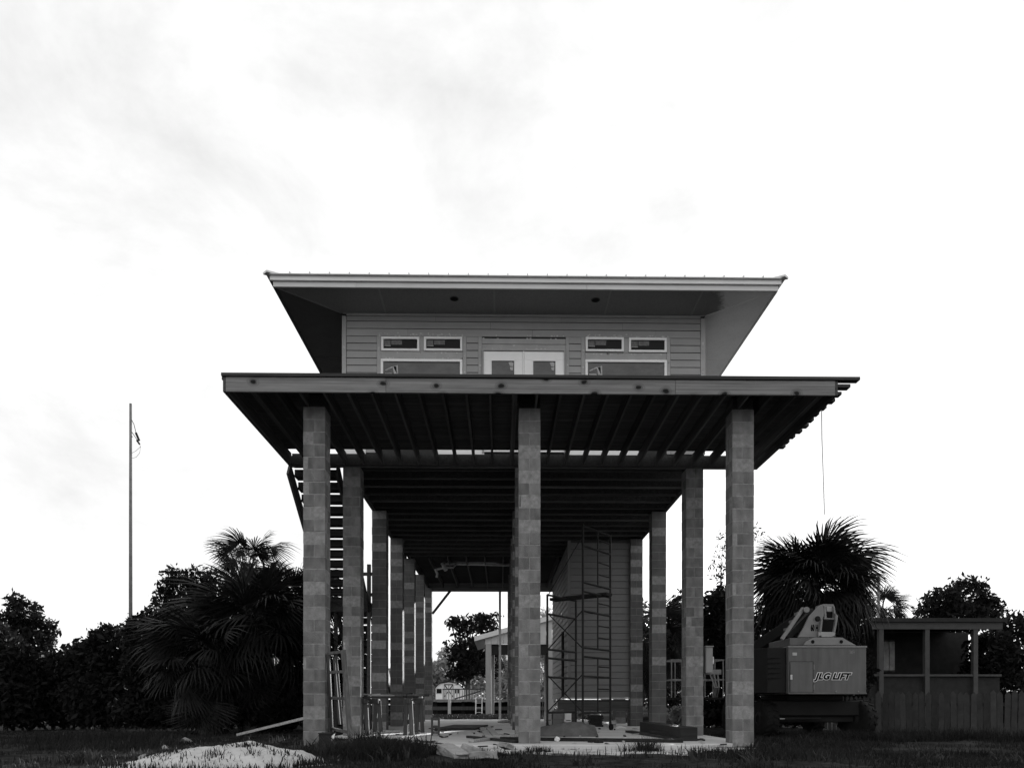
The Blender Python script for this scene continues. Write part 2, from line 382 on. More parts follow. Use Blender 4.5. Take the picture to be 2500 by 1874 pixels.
# ---- walls
def wx(p): return at(p, 0, 15.24)[0]
def wz(p, ref=1000): return at(ref, p, 15.24)[2]
SOF = 8.58
for a, c in (((HX0, 15.30, ZD - .03), (HX1, 15.42, SOF)), ((HX0, 24.85, ZD - .03), (HX1, HY1, SOF))):
    B('wall', a, c, M_sid, house)
wL = B('wall', (HX0, 15.425, ZD - .03), (HX0 + .12, 24.845, SOF), M_sid, house)
wR = B('wall', (HX1 - .12, 15.425, ZD - .03), (HX1, 24.845, SOF), M_sid, house)
for w_, xs, s in ((wL, HX0, -1), (wR, HX1, 1)):
    z = ZD
    while z < SOF - .1:
        MB().prism([(xs + s * .001, z), (xs + s * .018, z), (xs + s * .006, z + .149), (xs + s * .001, z + .149)], 'Y', 15.40, 24.94).build('siding_board', M_sid, w_); z += .152
front = B('front_wall', (HX0 + .002, 15.27, ZD - .03), (HX1 - .002, 15.298, SOF - .002), mat('wall_backing', .04), house)  # backing coloured dark to draw the shade lines under the laps
def lap(x0, x1, z0, z1):
    MB().prism([(15.268, z0), (15.246, z0), (15.258, z1), (15.268, z1)], 'X', x0, x1).build('siding_board', M_sid, front)
zA, zB_, zC, zT = wz(820), wz(801), wz(783), wz(771.5)
for za, zb_, cuts in ((zC, zT, (1063, 1370)), (zB_, zC - .009, (1197, 1520)), (zA + .004, zB_ - .009, (995, 1300, 1600))):
    cs = [845.5] + list(cuts) + [1710.5]
    for i_ in range(len(cs) - 1): lap(wx(cs[i_]) + .002, wx(cs[i_ + 1]) - .002, za + random.uniform(-.001, .001), zb_)
pitch = (wz(820) - wz(909.8)) / 5
for x0, x1, zt in ((846, 919.5, wz(820)), (1139, 1167, wz(818)), (1390, 1418.5, wz(818)), (1637.5, 1710.5, wz(820))):
    z = zt - .002
    while z > ZD:
        lap(wx(x0), wx(x1), max(z - pitch + .011, ZD), z); z -= pitch
def flat(x0, x1, y0, y1, name='trim_board', dy=0.0, m=None): return B(name, (x0, 15.25 - dy, y0), (x1, 15.269, y1), m or M_trimg, front, .002)
flat(HX0 - .012, wx(845), ZD, zT, dy=.012); flat(wx(1711), HX1 + .012, ZD, zT, dy=.012)
for a, c in ((920, 929.5), (1129.8, 1138.6), (1167.4, 1176.5), (1381.5, 1389.7), (1419, 1428.6), (1628.3, 1637)): flat(wx(a), wx(c), ZD, wz(818.5))
flat(wx(1024.3), wx(1034.7), wz(856.6), wz(822)); flat(wx(1523.3), wx(1534.7), wz(856.6), wz(822))
flat(wx(930), wx(1129.3), wz(876.3), wz(857.2)); flat(wx(1429.2), wx(1627.8), wz(876.3), wz(857.2))
flat(wx(1177), wx(1381), wz(837), wz(824)); flat(wx(1177), wx(1381), wz(853), wz(838)); flat(wx(930), wx(1129), wz(822), zA); flat(wx(1429), wx(1628), wz(822), zA)
flat(wx(846), wx(1710), zT + .002, SOF - .003, 'frieze_board', dy=.02)
# filler nails (small patches of pale spackle) along the trim
sp = MB()
for k in range(190):
    xx, yy = random.choice([(random.uniform(930, 1129), random.choice((860, 873))), (random.uniform(1429, 1628), random.choice((860, 874))), (random.uniform(1180, 1380), random.choice((817, 824, 841, 849))),
                            (random.choice((924, 1134, 1172, 1386, 1424, 1633, 840, 1716)), random.uniform(815, 912)), (random.uniform(925, 1135), random.uniform(812, 820)), (random.uniform(1425, 1635), random.uniform(812, 820))])
    r = random.uniform(.008, .024); c = (wx(xx), wz(yy)); n = 6
    yo = 15.2365 if xx < 846 or xx > 1710 else (15.2485 if not (812 <= yy <= 820) else 15.2448)
    sp.prism([(c[0] + r * random.uniform(.6, 1.5) * math.cos(6.283 * i / n), c[1] + r * random.uniform(.6, 1.1) * math.sin(6.283 * i / n)) for i in range(n)], 'Y', yo, yo + .004)
tag(sp.build('filler_spots', mat('spackle', .5, .2, 20, .9, .0), front), kind='stuff')

def window(x0, x1, z0, z1, fw, pm, name='window'):
    m = MB(); y0, y1 = 15.222, 15.27
    m.box((x0, y0, z1 - fw), (x1, y1, z1)); m.box((x0, y0, z0), (x1, y1, z0 + fw)); m.box((x0, y0, z0 + fw), (x0 + fw, y1, z1 - fw)); m.box((x1 - fw, y0, z0 + fw), (x1, y1, z1 - fw))
    w = m.build(name, M_white, house, .004)
    B('pane', (x0 + fw, 15.256, z0 + fw), (x1 - fw, 15.264, z1 - fw), pm, w)
    return w
def quad_sticker(w, pts, m, y=15.2535):
    MB().prism(pts, 'Y', y, y + .0022).build('sticker', m, w)
for (xa, xb, ya, yb2, ref) in ((930.7, 1024, 822.5, 856.6, 980), (1035, 1129, 822.5, 856.6, 1080), (1429.6, 1523, 823.5, 858.2, 1470), (1535, 1627.7, 825, 860, 1580)):
    x0, x1, z1, z0 = wx(xa), wx(xb), wz(ya, ref), wz(yb2, ref)
    w = window(x0, x1, z0, z1, .045, M_pane); wd, hh = x1 - x0, z1 - z0
    f = lambda u, v: (x0 + u * wd, z0 + v * hh)
    quad_sticker(w, [f(.075, .44), f(.24, .42), f(.24, .80), f(.075, .80)], M_sticker)
    quad_sticker(w, [f(.26, .48), f(.54, .48), f(.54, .80), f(.26, .80)], M_sticker)
    quad_sticker(w, [f(.075, .38), f(.245, .37), f(.245, .415), f(.075, .42)], M_paper)
for xa, xb, ya, ref in ((929.6, 1129, 876.8, 1030), (1429, 1628, 878.5, 1530)):
    x0, x1, z1 = wx(xa), wx(xb), wz(ya, ref); w = window(x0, x1, 6.05, z1, .05, M_film)
    f = lambda u, v: (x0 + u, z1 - v)
    quad_sticker(w, [f(.08, .215), f(.10, .225), f(.24, .165), f(.235, .14)], M_paper)
    quad_sticker(w, [f(.235, .15), f(.31, .14), f(.33, .31), f(.27, .31)], M_paper); quad_sticker(w, [f(.25, .14), f(.345, .115), f(.35, .31), f(.335, .31)], M_paper)
    quad_sticker(w, [f(.08, .28), f(.22, .28), f(.25, .31), f(.08, .31)], M_paper)
    quad_sticker(w, [f(.10, .24), f(.20, .20), f(.205, .215), f(.11, .255)], M_sticker, 15.2505)
# double door
dz = wz(853.5, 1280); d0, d1 = wx(1177.5), wx(1380.5)
door = MB(); door.box((d0, 15.20, dz - .035), (d1, 15.27, dz)); door.box((d0, 15.20, ZD), (d0 + .03, 15.27, dz - .035)); door.box((d1 - .03, 15.20, ZD), (d1, 15.27, dz - .035))
door = door.build('door_frame', M_trimg, house, .003)
for a, c, g0, g1 in ((1181, 1276.3, 1198.7, 1257), (1280, 1377, 1300, 1357.5)):
    x0, x1, q0, q1 = wx(a), wx(c), wx(g0), wx(g1); zt, zg = dz - .045, wz(879, 1280)
    m = MB(); m.box((x0, 15.225, zg), (x1, 15.265, zt)); m.box((x0, 15.225, ZD + .02), (q0, 15.265, zg)); m.box((q1, 15.225, ZD + .02), (x1, 15.265, zg)); m.box((q0, 15.225, ZD + .02), (q1, 15.265, ZD + .3))
    d = m.build('door', M_white, house, .004)
    fr = MB(); e = .022
    fr.box((q0, 15.219, zg - e), (q1, 15.232, zg)); fr.box((q0, 15.219, ZD + .3), (q0 + e * .6, 15.232, zg - e)); fr.box((q1 - e * .6, 15.219, ZD + .3), (q1, 15.232, zg - e)); fr.build('glazing_bead', M_white, d)
    B('pane', (q0, 15.24, ZD + .3), (q1, 15.25, zg), M_film, d)
    u = q1 - .13
    for pts in ([(u, zg - .05), (u + .06, zg - .035), (u + .10, zg - .06), (u + .09, zg - .13), (u + .03, zg - .12)], [(u + .03, zg - .145), (u + .095, zg - .14), (u + .09, zg - .21), (u + .04, zg - .20)]):
        MB().prism(pts, 'Y', 15.236, 15.239).build('sticker', M_paper, d)
    hxx = x1 - .05 if a < 1200 else x0 + .05
    MB().lathe((hxx, 15.225, ZD + .95), (0, -1, 0), [(.03, 0), (.03, .012), (.012, .014), (.012, .04)], 12).build('handle', M_alu, d)
B('door_mullion', (wx(1276.6), 15.215, ZD), (wx(1279.7), 15.268, dz - .036), M_white, door)

# ---- roof
RX0, RX1, RY0, RY1 = -4.32, 5.33, 14.27, 25.95
# soffit
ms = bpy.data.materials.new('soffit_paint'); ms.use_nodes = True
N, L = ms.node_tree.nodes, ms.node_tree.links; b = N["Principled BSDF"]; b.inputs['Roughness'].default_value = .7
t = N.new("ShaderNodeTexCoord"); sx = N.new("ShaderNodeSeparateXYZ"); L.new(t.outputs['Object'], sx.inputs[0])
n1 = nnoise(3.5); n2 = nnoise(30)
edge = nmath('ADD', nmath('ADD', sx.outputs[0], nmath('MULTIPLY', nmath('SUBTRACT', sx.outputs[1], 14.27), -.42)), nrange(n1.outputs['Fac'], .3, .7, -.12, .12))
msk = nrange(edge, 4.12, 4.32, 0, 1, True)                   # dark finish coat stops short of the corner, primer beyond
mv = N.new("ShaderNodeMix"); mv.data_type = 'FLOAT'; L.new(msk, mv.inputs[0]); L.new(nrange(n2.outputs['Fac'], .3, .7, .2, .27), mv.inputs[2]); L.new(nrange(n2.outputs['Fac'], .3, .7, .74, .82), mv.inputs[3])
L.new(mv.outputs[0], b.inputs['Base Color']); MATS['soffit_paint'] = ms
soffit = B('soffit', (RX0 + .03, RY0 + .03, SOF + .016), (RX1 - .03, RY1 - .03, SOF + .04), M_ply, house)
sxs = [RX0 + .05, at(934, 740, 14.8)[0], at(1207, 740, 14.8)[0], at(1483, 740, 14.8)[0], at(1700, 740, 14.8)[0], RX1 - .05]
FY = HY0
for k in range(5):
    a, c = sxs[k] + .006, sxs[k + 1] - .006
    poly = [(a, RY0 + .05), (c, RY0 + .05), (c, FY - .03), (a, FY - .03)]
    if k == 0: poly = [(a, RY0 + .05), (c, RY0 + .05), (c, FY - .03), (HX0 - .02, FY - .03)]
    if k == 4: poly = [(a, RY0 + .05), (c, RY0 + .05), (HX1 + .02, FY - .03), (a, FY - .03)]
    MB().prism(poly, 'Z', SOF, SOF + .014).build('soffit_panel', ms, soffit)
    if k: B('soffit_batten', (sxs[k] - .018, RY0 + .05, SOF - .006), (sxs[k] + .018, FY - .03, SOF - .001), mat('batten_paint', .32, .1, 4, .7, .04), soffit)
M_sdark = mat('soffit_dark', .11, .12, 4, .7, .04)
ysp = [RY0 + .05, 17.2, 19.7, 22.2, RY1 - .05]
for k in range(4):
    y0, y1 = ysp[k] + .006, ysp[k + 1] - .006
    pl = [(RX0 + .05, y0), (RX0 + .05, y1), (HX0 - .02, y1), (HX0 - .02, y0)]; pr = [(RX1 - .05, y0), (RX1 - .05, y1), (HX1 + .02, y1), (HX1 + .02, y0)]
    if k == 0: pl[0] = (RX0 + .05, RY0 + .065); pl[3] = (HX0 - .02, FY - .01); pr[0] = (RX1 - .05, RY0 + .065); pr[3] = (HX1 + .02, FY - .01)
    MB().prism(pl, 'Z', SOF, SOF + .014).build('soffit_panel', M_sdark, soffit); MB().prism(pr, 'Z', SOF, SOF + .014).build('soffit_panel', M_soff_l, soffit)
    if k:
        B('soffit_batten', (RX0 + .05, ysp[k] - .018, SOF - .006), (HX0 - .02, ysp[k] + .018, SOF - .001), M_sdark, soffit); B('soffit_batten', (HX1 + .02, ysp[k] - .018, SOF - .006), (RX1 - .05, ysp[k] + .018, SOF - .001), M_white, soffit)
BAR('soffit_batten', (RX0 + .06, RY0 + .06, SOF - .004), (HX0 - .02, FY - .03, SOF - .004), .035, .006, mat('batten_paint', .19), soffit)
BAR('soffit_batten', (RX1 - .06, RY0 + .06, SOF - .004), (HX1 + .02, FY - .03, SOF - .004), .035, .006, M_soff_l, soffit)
B('soffit_mould', (HX0, FY - .028, SOF - .012), (HX1, FY - .011, SOF + .01), M_trimg, soffit)
for p in ((1109, 734), (1454, 734.5)):
    q = at(p[0], p[1], 14.66)
    r = MB().lathe((q.x, 14.66, SOF - .008), (0, 0, 1), [(.088, 0), (.088, .006)], 20).build('recessed_light', mat('light_trim', .09, .1, 4, .5, 0), soffit)
    MB().lathe((q.x, 14.66, SOF - .012), (0, 0, 1), [(.07, 0), (.07, .003)], 20).build('light_opening', M_dark, r)
# fascia boards + drip edge
def ring(name, x0, x1, y0, y1, z0, z1, th, m, seams_=()):
    xs = [x0] + list(seams_) + [x1]
    for i in range(len(xs) - 1): B(name, (xs[i], y0, z0), (xs[i + 1] - .003, y0 + th, z1), m, house, .003)
    B(name, (x0, y1 - th, z0), (x1, y1, z1), m, house); B(name, (x0, y0 + th + .001, z0), (x0 + th, y1 - th - .001, z1), mat('fascia_left_shade', .09, .2), house); B(name, (x1 - th, y0 + th + .001, z0), (x1, y1 - th - .001, z1), m, house)  # left run: shade put into its colour to keep the ground-lit edge dark
ring('fascia_board', RX0, RX1, RY0, RY1, SOF - .012, SOF + .085, .04, M_fasc, (-2.75, 1.65))
ring('drip_edge', RX0 - .05, RX1 + .05, RY0 - .05, RY1 + .05, SOF + .088, SOF + .168, .045, mat('fascia_top', .86, .05, 2, .45, 0))
rz0, rz1 = SOF + .17, SOF + .17 + 1.15; ry = (RY0 + RY1) / 2; hw = (RX1 - RX0) / 2; cx = (RX0 + RX1) / 2
e = .11; ex0, ex1, ey0, ey1 = RX0 - e, RX1 + e, RY0 - e, RY1 + e
ridge = [(cx, ey0 + hw + e, rz1), (cx, ey1 - hw - e, rz1)]
V = [(ex0, ey0, rz0), (ex1, ey0, rz0), (ex1, ey1, rz0), (ex0, ey1, rz0)] + ridge
roof = MB().add([(a, c, d + .012) for a, c, d in V] + V[:4], [(0, 1, 4), (1, 2, 5, 4), (2, 3, 5), (3, 0, 4, 5), (9, 8, 7, 6), (0, 6, 7, 1), (1, 7, 8, 2), (2, 8, 9, 3), (3, 9, 6, 0)]).build('roof', M_metal, house)
xr = ex0 + .45
while xr < ex1 - .3:
    fr = 1 - abs(xr - cx) / (hw + e); yt = ey0 + fr * (hw + e); zt = rz0 + .012 + fr * (rz1 - rz0)
    BAR('standing_seam', (xr, ey0, rz0 + .03), (xr, yt, zt + .018), 0.018, .026, M_metal, roof); xr += .3745
for cxx, cyy, k in ((ex0, ey0, 0), (ex1, ey0, 0), (ex0, ey1, 1), (ex1, ey1, 1)):
    d = Vector(ridge[k]) - Vector((cxx, cyy, rz0))
    BAR('hip_cap', Vector((cxx, cyy, rz0 + .024)) - d * .002, Vector((cxx, cyy, rz0 + .024)) + d, .14, .034, M_metal, roof)
BAR('ridge_cap', (cx, ridge[0][1], rz1 + .03), (cx, ridge[1][1], rz1 + .03), .2, .05, M_metal, roof)

# ---- stair on the left side, going down away from the deck
SX0, SX1 = -4.33, -3.34
def flight(y0, z0, n, rise, run):
    y, z = y0, z0
    for k in range(n):
        B('stair_tread', (SX0 + .04, y, z - .04), (SX1 - .04, y + .29, z), M_dboard, house)
        B('stair_riser', (SX0 + .04, y + .291, z - rise + .002), (SX1 - .04, y + .306, z - .068), M_dboard, house); y += run; z -= rise
    for x in (SX0, SX1): BAR('stringer', (x, y0, z0 - .14), (x, y0 + n * run, z0 - .14 - n * rise), .045, .32, M_joist, house)
    return y, z
ye, ze = flight(15.35, ZD - .16, 13, .183, .27)
B('landing', (SX0 - .1, ye, ze - .05), (SX1 + .06, ye + 1.2, ze), M_dboard, house); B('landing_rim', (SX0 - .1, ye - .045, ze - .25), (SX1 + .06, ye - .004, ze - .003), M_joist, house); B('landing_rim', (SX0 - .1, ye + 1.16, ze - .25), (SX1 + .06, ye + 1.2, ze - .052), M_joist, house)
for x in (SX0 - .06, SX1 + .02):
    for yy in (ye + .02, ye + 1.1): B('landing_post', (x - .045, yy, -.1), (x + .045, yy + .09, ze + .95), M_joist, house)
flight(ye + 1.2, ze - .16, 15, .183, .27)
for y0, z0, y1, z1 in ((ye + 1.2, ze + .85, ye + 5.2, .95),): BAR('handrail', (SX0 - .03, y0, z0), (SX0 - .03, y1, z1), .04, .09, M_joist, house)
for z in (ze + .3, ze + .85): B('landing_rail', (SX0 - .06, ye + 1.12, z), (SX1 + .02, ye + 1.16, z + .09), M_joist, house)

# ---- siding-clad utility enclosure hanging under the house, right rear
ux0, ux1 = at(1387, 1500, 21.95)[0], at(1544, 1500, 21.95)[0]; uy0, uy1 = 21.95, 28.6; uz0 = at(1450, 1700, 21.95)[2]
encl = B('enclosure', (ux0 + .02, uy0 + .02, uz0), (ux1, uy1, ZB - .01), mat('enclosure_backing', .085), house)  # dark backing colour stands for the shade below each lap
z = uz0 - .02; M_sid2 = mat('siding_enclosure', .2, .07, 2.5, .6, .05, 60, rnd=.04)
while z < ZB - .12:
    MB().prism([(uy0 + .022, z), (uy0 - .006, z), (uy0 + .010, z + .176), (uy0 + .022, z + .176)], 'X', ux0 + .08, ux1 - .08).build('siding_board', M_sid2, encl)
    MB().prism([(ux0 + .022, z), (ux0 - .006, z), (ux0 + .010, z + .176), (ux0 + .022, z + .176)], 'Y', uy0 + .08, uy1).build('siding_board', M_sid2, encl); z += .19
B('corner_trim', (ux0 - .012, uy0 - .012, uz0 - .03), (ux0 + .075, uy0 + .075, ZB - .02), M_sid2, encl); B('corner_trim', (ux1 - .075, uy0 - .012, uz0 - .03), (ux1 + .01, uy0 + .03, ZB - .02), M_trimg, encl)
B('base_trim', (ux0 - .02, uy0 - .03, uz0 - .07), (ux1 + .02, uy0 - .008, uz0 - .022), M_alu, encl)
B('base_beam', (ux0 - .3, uy0 + .03, uz0 - .42), (ux1 + .02, uy0 + .16, uz0 - .08), M_truss, encl)
for x in (ux0 + .1, ux1 - .12): B('base_post', (x, uy0 + .05, -.05), (x + .12, uy0 + .19, uz0 - .43), M_truss, encl)
q = at(1374, 1600, 23.0); MB().tube([at(1374, 1542, 22.9), at(1374, 1700, 22.9)], .045, 8).build('downpipe', M_steel, encl)

# ---- drain pipes under the rear deck
pv = MB(); A = lambda x, y, Y: at(x, y, Y)
pv.tube([A(1082, 1374, 26.0), A(1244, 1378, 26.0)], .055)
pipe = pv.build('drain_pipe', M_pvc, house, smooth=True)
MB().tube([A(1064, 1390, 25.8), A(1090, 1384, 25.8), A(1106, 1385, 25.8), A(1114, 1375, 26)], .035).build('drain_branch', M_pvc, pipe, smooth=True)
MB().tube([A(1080, 1373, 25.7), A(1089, 1392, 25.7)], .07).build('drain_elbow', M_pvc, pipe, smooth=True)
MB().tube([A(1063, 1388, 25.7), A(1068, 1400, 25.7), A(1066, 1409, 25.7)], .04).build('drain_trap', M_pvc, pipe, smooth=True)
# ---- conduit stubs and meter box
for k, (x, y) in enumerate(((1689, 1760), (1694, 1757), (1698, 1756), (1703, 1755))):
    q = gnd(x, 1793); t_ = at(x, y, q.y); tag(MB().tube([(q.x, q.y, -.05), (q.x, q.y, t_.z)], .022).build('conduit_stub', M_pvc if k % 2 else M_alu), 'short grey conduit stub by the dark square beam, ' + ('leftmost of the four', 'second of four from the beam', 'third of four from the beam', 'rightmost of the four')[k], 'conduit', 'conduit stubs by the beam')
a, c = at(1719.5, 1579, 15.4), at(1737, 1643, 15.4)
bx = B('electrical_box', (a.x, 15.30, c.z), (c.x, 15.52, a.z), mat('box_grey', .28, .1, 4, .5, .03), None, .01)
tag(bx, 'grey electrical box fixed to the side of a block column by the lift platform', 'electrical box')
B('box_cover', (a.x + .01, 15.288, c.z + .02), (c.x - .01, 15.298, a.z - .03), mat('box_grey', .28), bx, .003); B('box_hood', (a.x - .01, 15.27, a.z + .002), (c.x + .01, 15.53, a.z + .02), mat('box_grey', .28), bx)
B('hasp', (c.x - .002, 15.3, a.z - .35), (c.x + .02, 15.33, a.z - .2), M_alu, bx)
# ---- loose cable hanging from the deck boards
p = at(2006, 1002, 12.75); p2 = at(2013, 1255, 12.75)
tag(MB().tube([(p.x, 12.75, ZJ + .01), (p.x + .005, 12.75, 5.2), (p.x + .03, 12.75, 4.5), (p2.x, 12.75, p2.z)], .008, 6).build('hanging_cable', M_alu), 'thin cable dangling from the overhanging deck board ends', 'cable')

# ------------------------------------------------------------------ boom lift
M_lift = mat('lift_paint', .125, .12, 2.0, .5, .04, 30, streak=((4, 4, .4), 3.0, .12))
M_lift2 = mat('lift_paint_pale', .22, .15, 4.0, .5, .04, 30)
M_liftd = mat('lift_side_dark', .016, .2, 4.0, .6, .04, 30)
M_tyre = mat('tyre_rubber', .012, .3, 10, .8, .3, 40)
M_letter = mat('letter_black', .006, .1, 3, .8, 0, spec=.0)
lc = at(2020, 1690, 15.9)
lift = thing('boom_lift', 'grey self-propelled boom lift parked beside the block columns, its boom folded low', 'boom lift', (lc.x, 15.9, 0))
def LP(x, y, Y): return at(x, y, Y)
a, c = LP(1925, 1576, 14.9), LP(2115, 1693, 14.9)
x0, x1, zt, zb = a.x, c.x, a.z, c.z
cwt = MB().prism([(x0, 14.9), (x1, 14.9), (x1, 16.2), (x1 - .25, 17.0), (x0 + .1, 17.0), (x0 - .04, 16.6)], 'Z', zb, zt).build('counterweight', M_lift, lift, .012)
dr0, dr1 = LP(1929, 1615, 14.9), LP(1984, 1689, 14.9)
B('access_door', (dr0.x, 14.888, dr1.z), (dr1.x, 14.899, dr0.z), M_lift, cwt, .004)
h_ = LP(1931, 1652, 14.88); B('door_handle', (h_.x - .015, 14.872, h_.z - .05), (h_.x + .03, 14.887, h_.z + .05), M_alu, cwt, .004)
M_seam = mat('panel_seam', .02, .2, 5, .8, 0)
for a_, c_ in (((dr0.x - .012, dr1.z - .012), (dr1.x + .012, dr1.z - .004)), ((dr0.x - .012, dr0.z + .004), (dr1.x + .012, dr0.z + .012)), ((dr0.x - .012, dr1.z - .003), (dr0.x - .004, dr0.z + .003)), ((dr1.x + .004, dr1.z - .003), (dr1.x + .012, dr0.z + .003))):
    B('door_gap', (a_[0], 14.893, a_[1]), (c_[0], 14.8985, c_[1]), M_seam, cwt)
for z in (dr0.z - .1, dr1.z + .1): MB().tube([(dr1.x + .02, 14.89, z - .05), (dr1.x + .02, 14.89, z + .05)], .012, 6).build('hinge', M_lift2, cwt)
B('top_lip', (x0 - .01, 14.885, zt - .03), (x1 + .01, 14.898, zt + .004), M_lift2, cwt, .003)
B('bottom_lip', (x0 - .005, 14.887, zb - .003), (x1 + .005, 14.898, zb + .025), M_lift, cwt, .003)
for px in (1940, 1985, 2040, 2095):
    q = LP(px, 1685, 14.9)
    if q.x > dr1.x + .03 or q.x < dr0.x: MB().lathe((q.x, 14.886, zb + .05), (0, -1, 0), [(.016, 0), (.012, .012)], 8).build('bolt', M_lift2, cwt)
B('decal', (x1 - .34, 14.8965, zt - .16), (x1 - .24, 14.8985, zt - .08), M_sticker, cwt); B('decal', (x0 + .08, 14.8965, zt - .19), (x0 + .17, 14.8985, zt - .13), M_paper, cwt)
for k, (xa, za) in enumerate(((x0 + .6, zt), (x0 + .9, zt + .0))): MB().tube([(xa, 15.1, za - .02), (xa + .05, 15.15, za + .16), (xa + .22, 15.3, za + .24), (xa + .3, 15.42, za + .12)], .016, 6).build('hydraulic_hose', M_rope, lift, smooth=True)
# side cowl with louvres
cowl = MB().prism([(x0 - .37, 15.05), (x0 - .012, 15.0), (x0 - .012, 16.55), (x0 - .30, 16.9), (x0 - .62, 16.9), (x0 - .62, 15.6)], 'Z', zb + .02, zt - .02).build('engine_cowl', M_liftd, lift, .01)
for r in range(5):
    for k in range(3):
        p = LP(1866 + 11 * k, 1607 + 12 * r, 15.2); B('louvre', (p.x, 15.0 + .0, p.z), (p.x + .07, 15.045 + .02, p.z + .012), M_liftd, cowl)
# turntable bracket with two holes, boom upright plates, boom
def plate(name, pts, Y0, Y1, m, parent): return MB().prism([(LP(px, py, Y0).x, LP(px, py, Y0).z) for px, py in pts], 'Y', Y0, Y1).build(name, m, parent, .006)
zz = lambda zx, zy: (1820 + zx / 4.4816, 1450 + zy / 4.4816)
br = plate('turntable_bracket', [zz(*p) for p in ((640, 556), (660, 520), (750, 472), (1060, 472), (1125, 510), (1212, 558))], 15.0, 15.05, M_lift2, lift)
for hx in (735, 1047):
    q = LP(*zz(hx, 518), 15.0); MB().lathe((q.x, 14.995, q.z), (0, -1, 0), [(.036, 0), (.036, .003)], 16).build('bracket_hole', M_dark, br)
plate('deck_hood', [zz(*p) for p in ((485, 558), (485, 478), (760, 476), (760, 558))], 15.2, 16.4, M_lift, lift)
up = plate('boom_upright', [zz(*p) for p in ((575, 470), (640, 360), (700, 240), (790, 140), (850, 106), (862, 200), (850, 262), (828, 275), (800, 410), (795, 470))], 15.4, 15.46, M_lift2, lift)
q = LP(*zz(786, 268), 15.4); MB().lathe((q.x, 15.398, q.z), (0, -1, 0), [(.058, 0), (.058, .02), (.03, .021), (.03, .04)], 18).build('pivot_pin', M_liftd, up)
MB().lathe((q.x, 15.399, q.z), (0, -1, 0), [(.085, 0), (.085, .008)], 20).build('pivot_boss', M_lift2, up)
plate('upright_front', [zz(*p) for p in ((798, 466), (798, 410), (985, 412), (978, 468))], 15.34, 15.38, mat('lift_white', .33, .1, 5, .5, .02), lift)
for p4 in (((808, 410), (830, 278), (848, 262), (834, 410)), ((962, 412), (985, 290), (985, 205), (1015, 235), (1005, 300), (985, 412))): plate('upright_rail', [zz(*p) for p in p4], 15.33, 15.40, M_lift2, lift)
plate('upright_rear', [zz(*p) for p in ((825, 410), (840, 270), (985, 275), (965, 412))], 16.0, 16.04, M_dark, lift)
plate('boom_knuckle', [zz(*p) for p in ((850, 106), (965, 108), (985, 180), (985, 250), (965, 268), (850, 262))], 15.5, 15.9, M_lift2, lift)
plate('knuckle_cover', [zz(*p) for p in ((885, 132), (955, 138), (955, 190), (888, 188))], 15.46, 15.49, mat('lift_white', .33), lift)
plate('knuckle_recess', [zz(*p) for p in ((890, 192), (955, 194), (950, 258), (895, 256))], 15.47, 15.49, M_dark, lift)
for p4 in (((860, 122), (878, 124), (890, 262), (866, 262)), ((960, 126), (976, 130), (1000, 270), (975, 272))): plate('knuckle_arm', [zz(*p) for p in p4], 15.40, 15.47, M_lift2, lift)
plate('knuckle_pin', [zz(*p) for p in ((862, 258), (1000, 262), (1000, 276), (862, 272))], 15.38, 15.42, M_lift2, lift)
# lower boom link leaning off to the rear left
for off_ in (0, .22):
    p0 = LP(*zz(395, 495), 15.3 + off_); p1 = LP(*zz(632, 150), 15.5 + off_); BAR('boom_link', p0, p1, .06, .07, M_lift2, lift, .01)
for t_ in (.35, .6, .85):
    p0 = LP(*zz(395 + 237 * t_, 495 - 345 * t_), 15.35 + .2 * t_); BAR('link_pin', p0, p0 + Vector((.0, .25, 0)), .05, .05, M_lift2, lift)
p0 = LP(*zz(600, 290), 15.75); p1 = LP(*zz(700, 200), 15.75); BAR('boom_cylinder', LP(*zz(450, 480), 15.6), LP(*zz(690, 230), 15.7), .11, .11, M_liftd, lift)
BAR('boom', LP(*zz(700, 215), 16.0), at(1790, 1618, 19.6), .22, .26, M_liftd, lift, .01)
MB().lathe(LP(*zz(660, 170), 15.45), (0, -1, 0), [(.06, 0), (.06, .05)], 14).build('link_eye', M_lift2, lift)
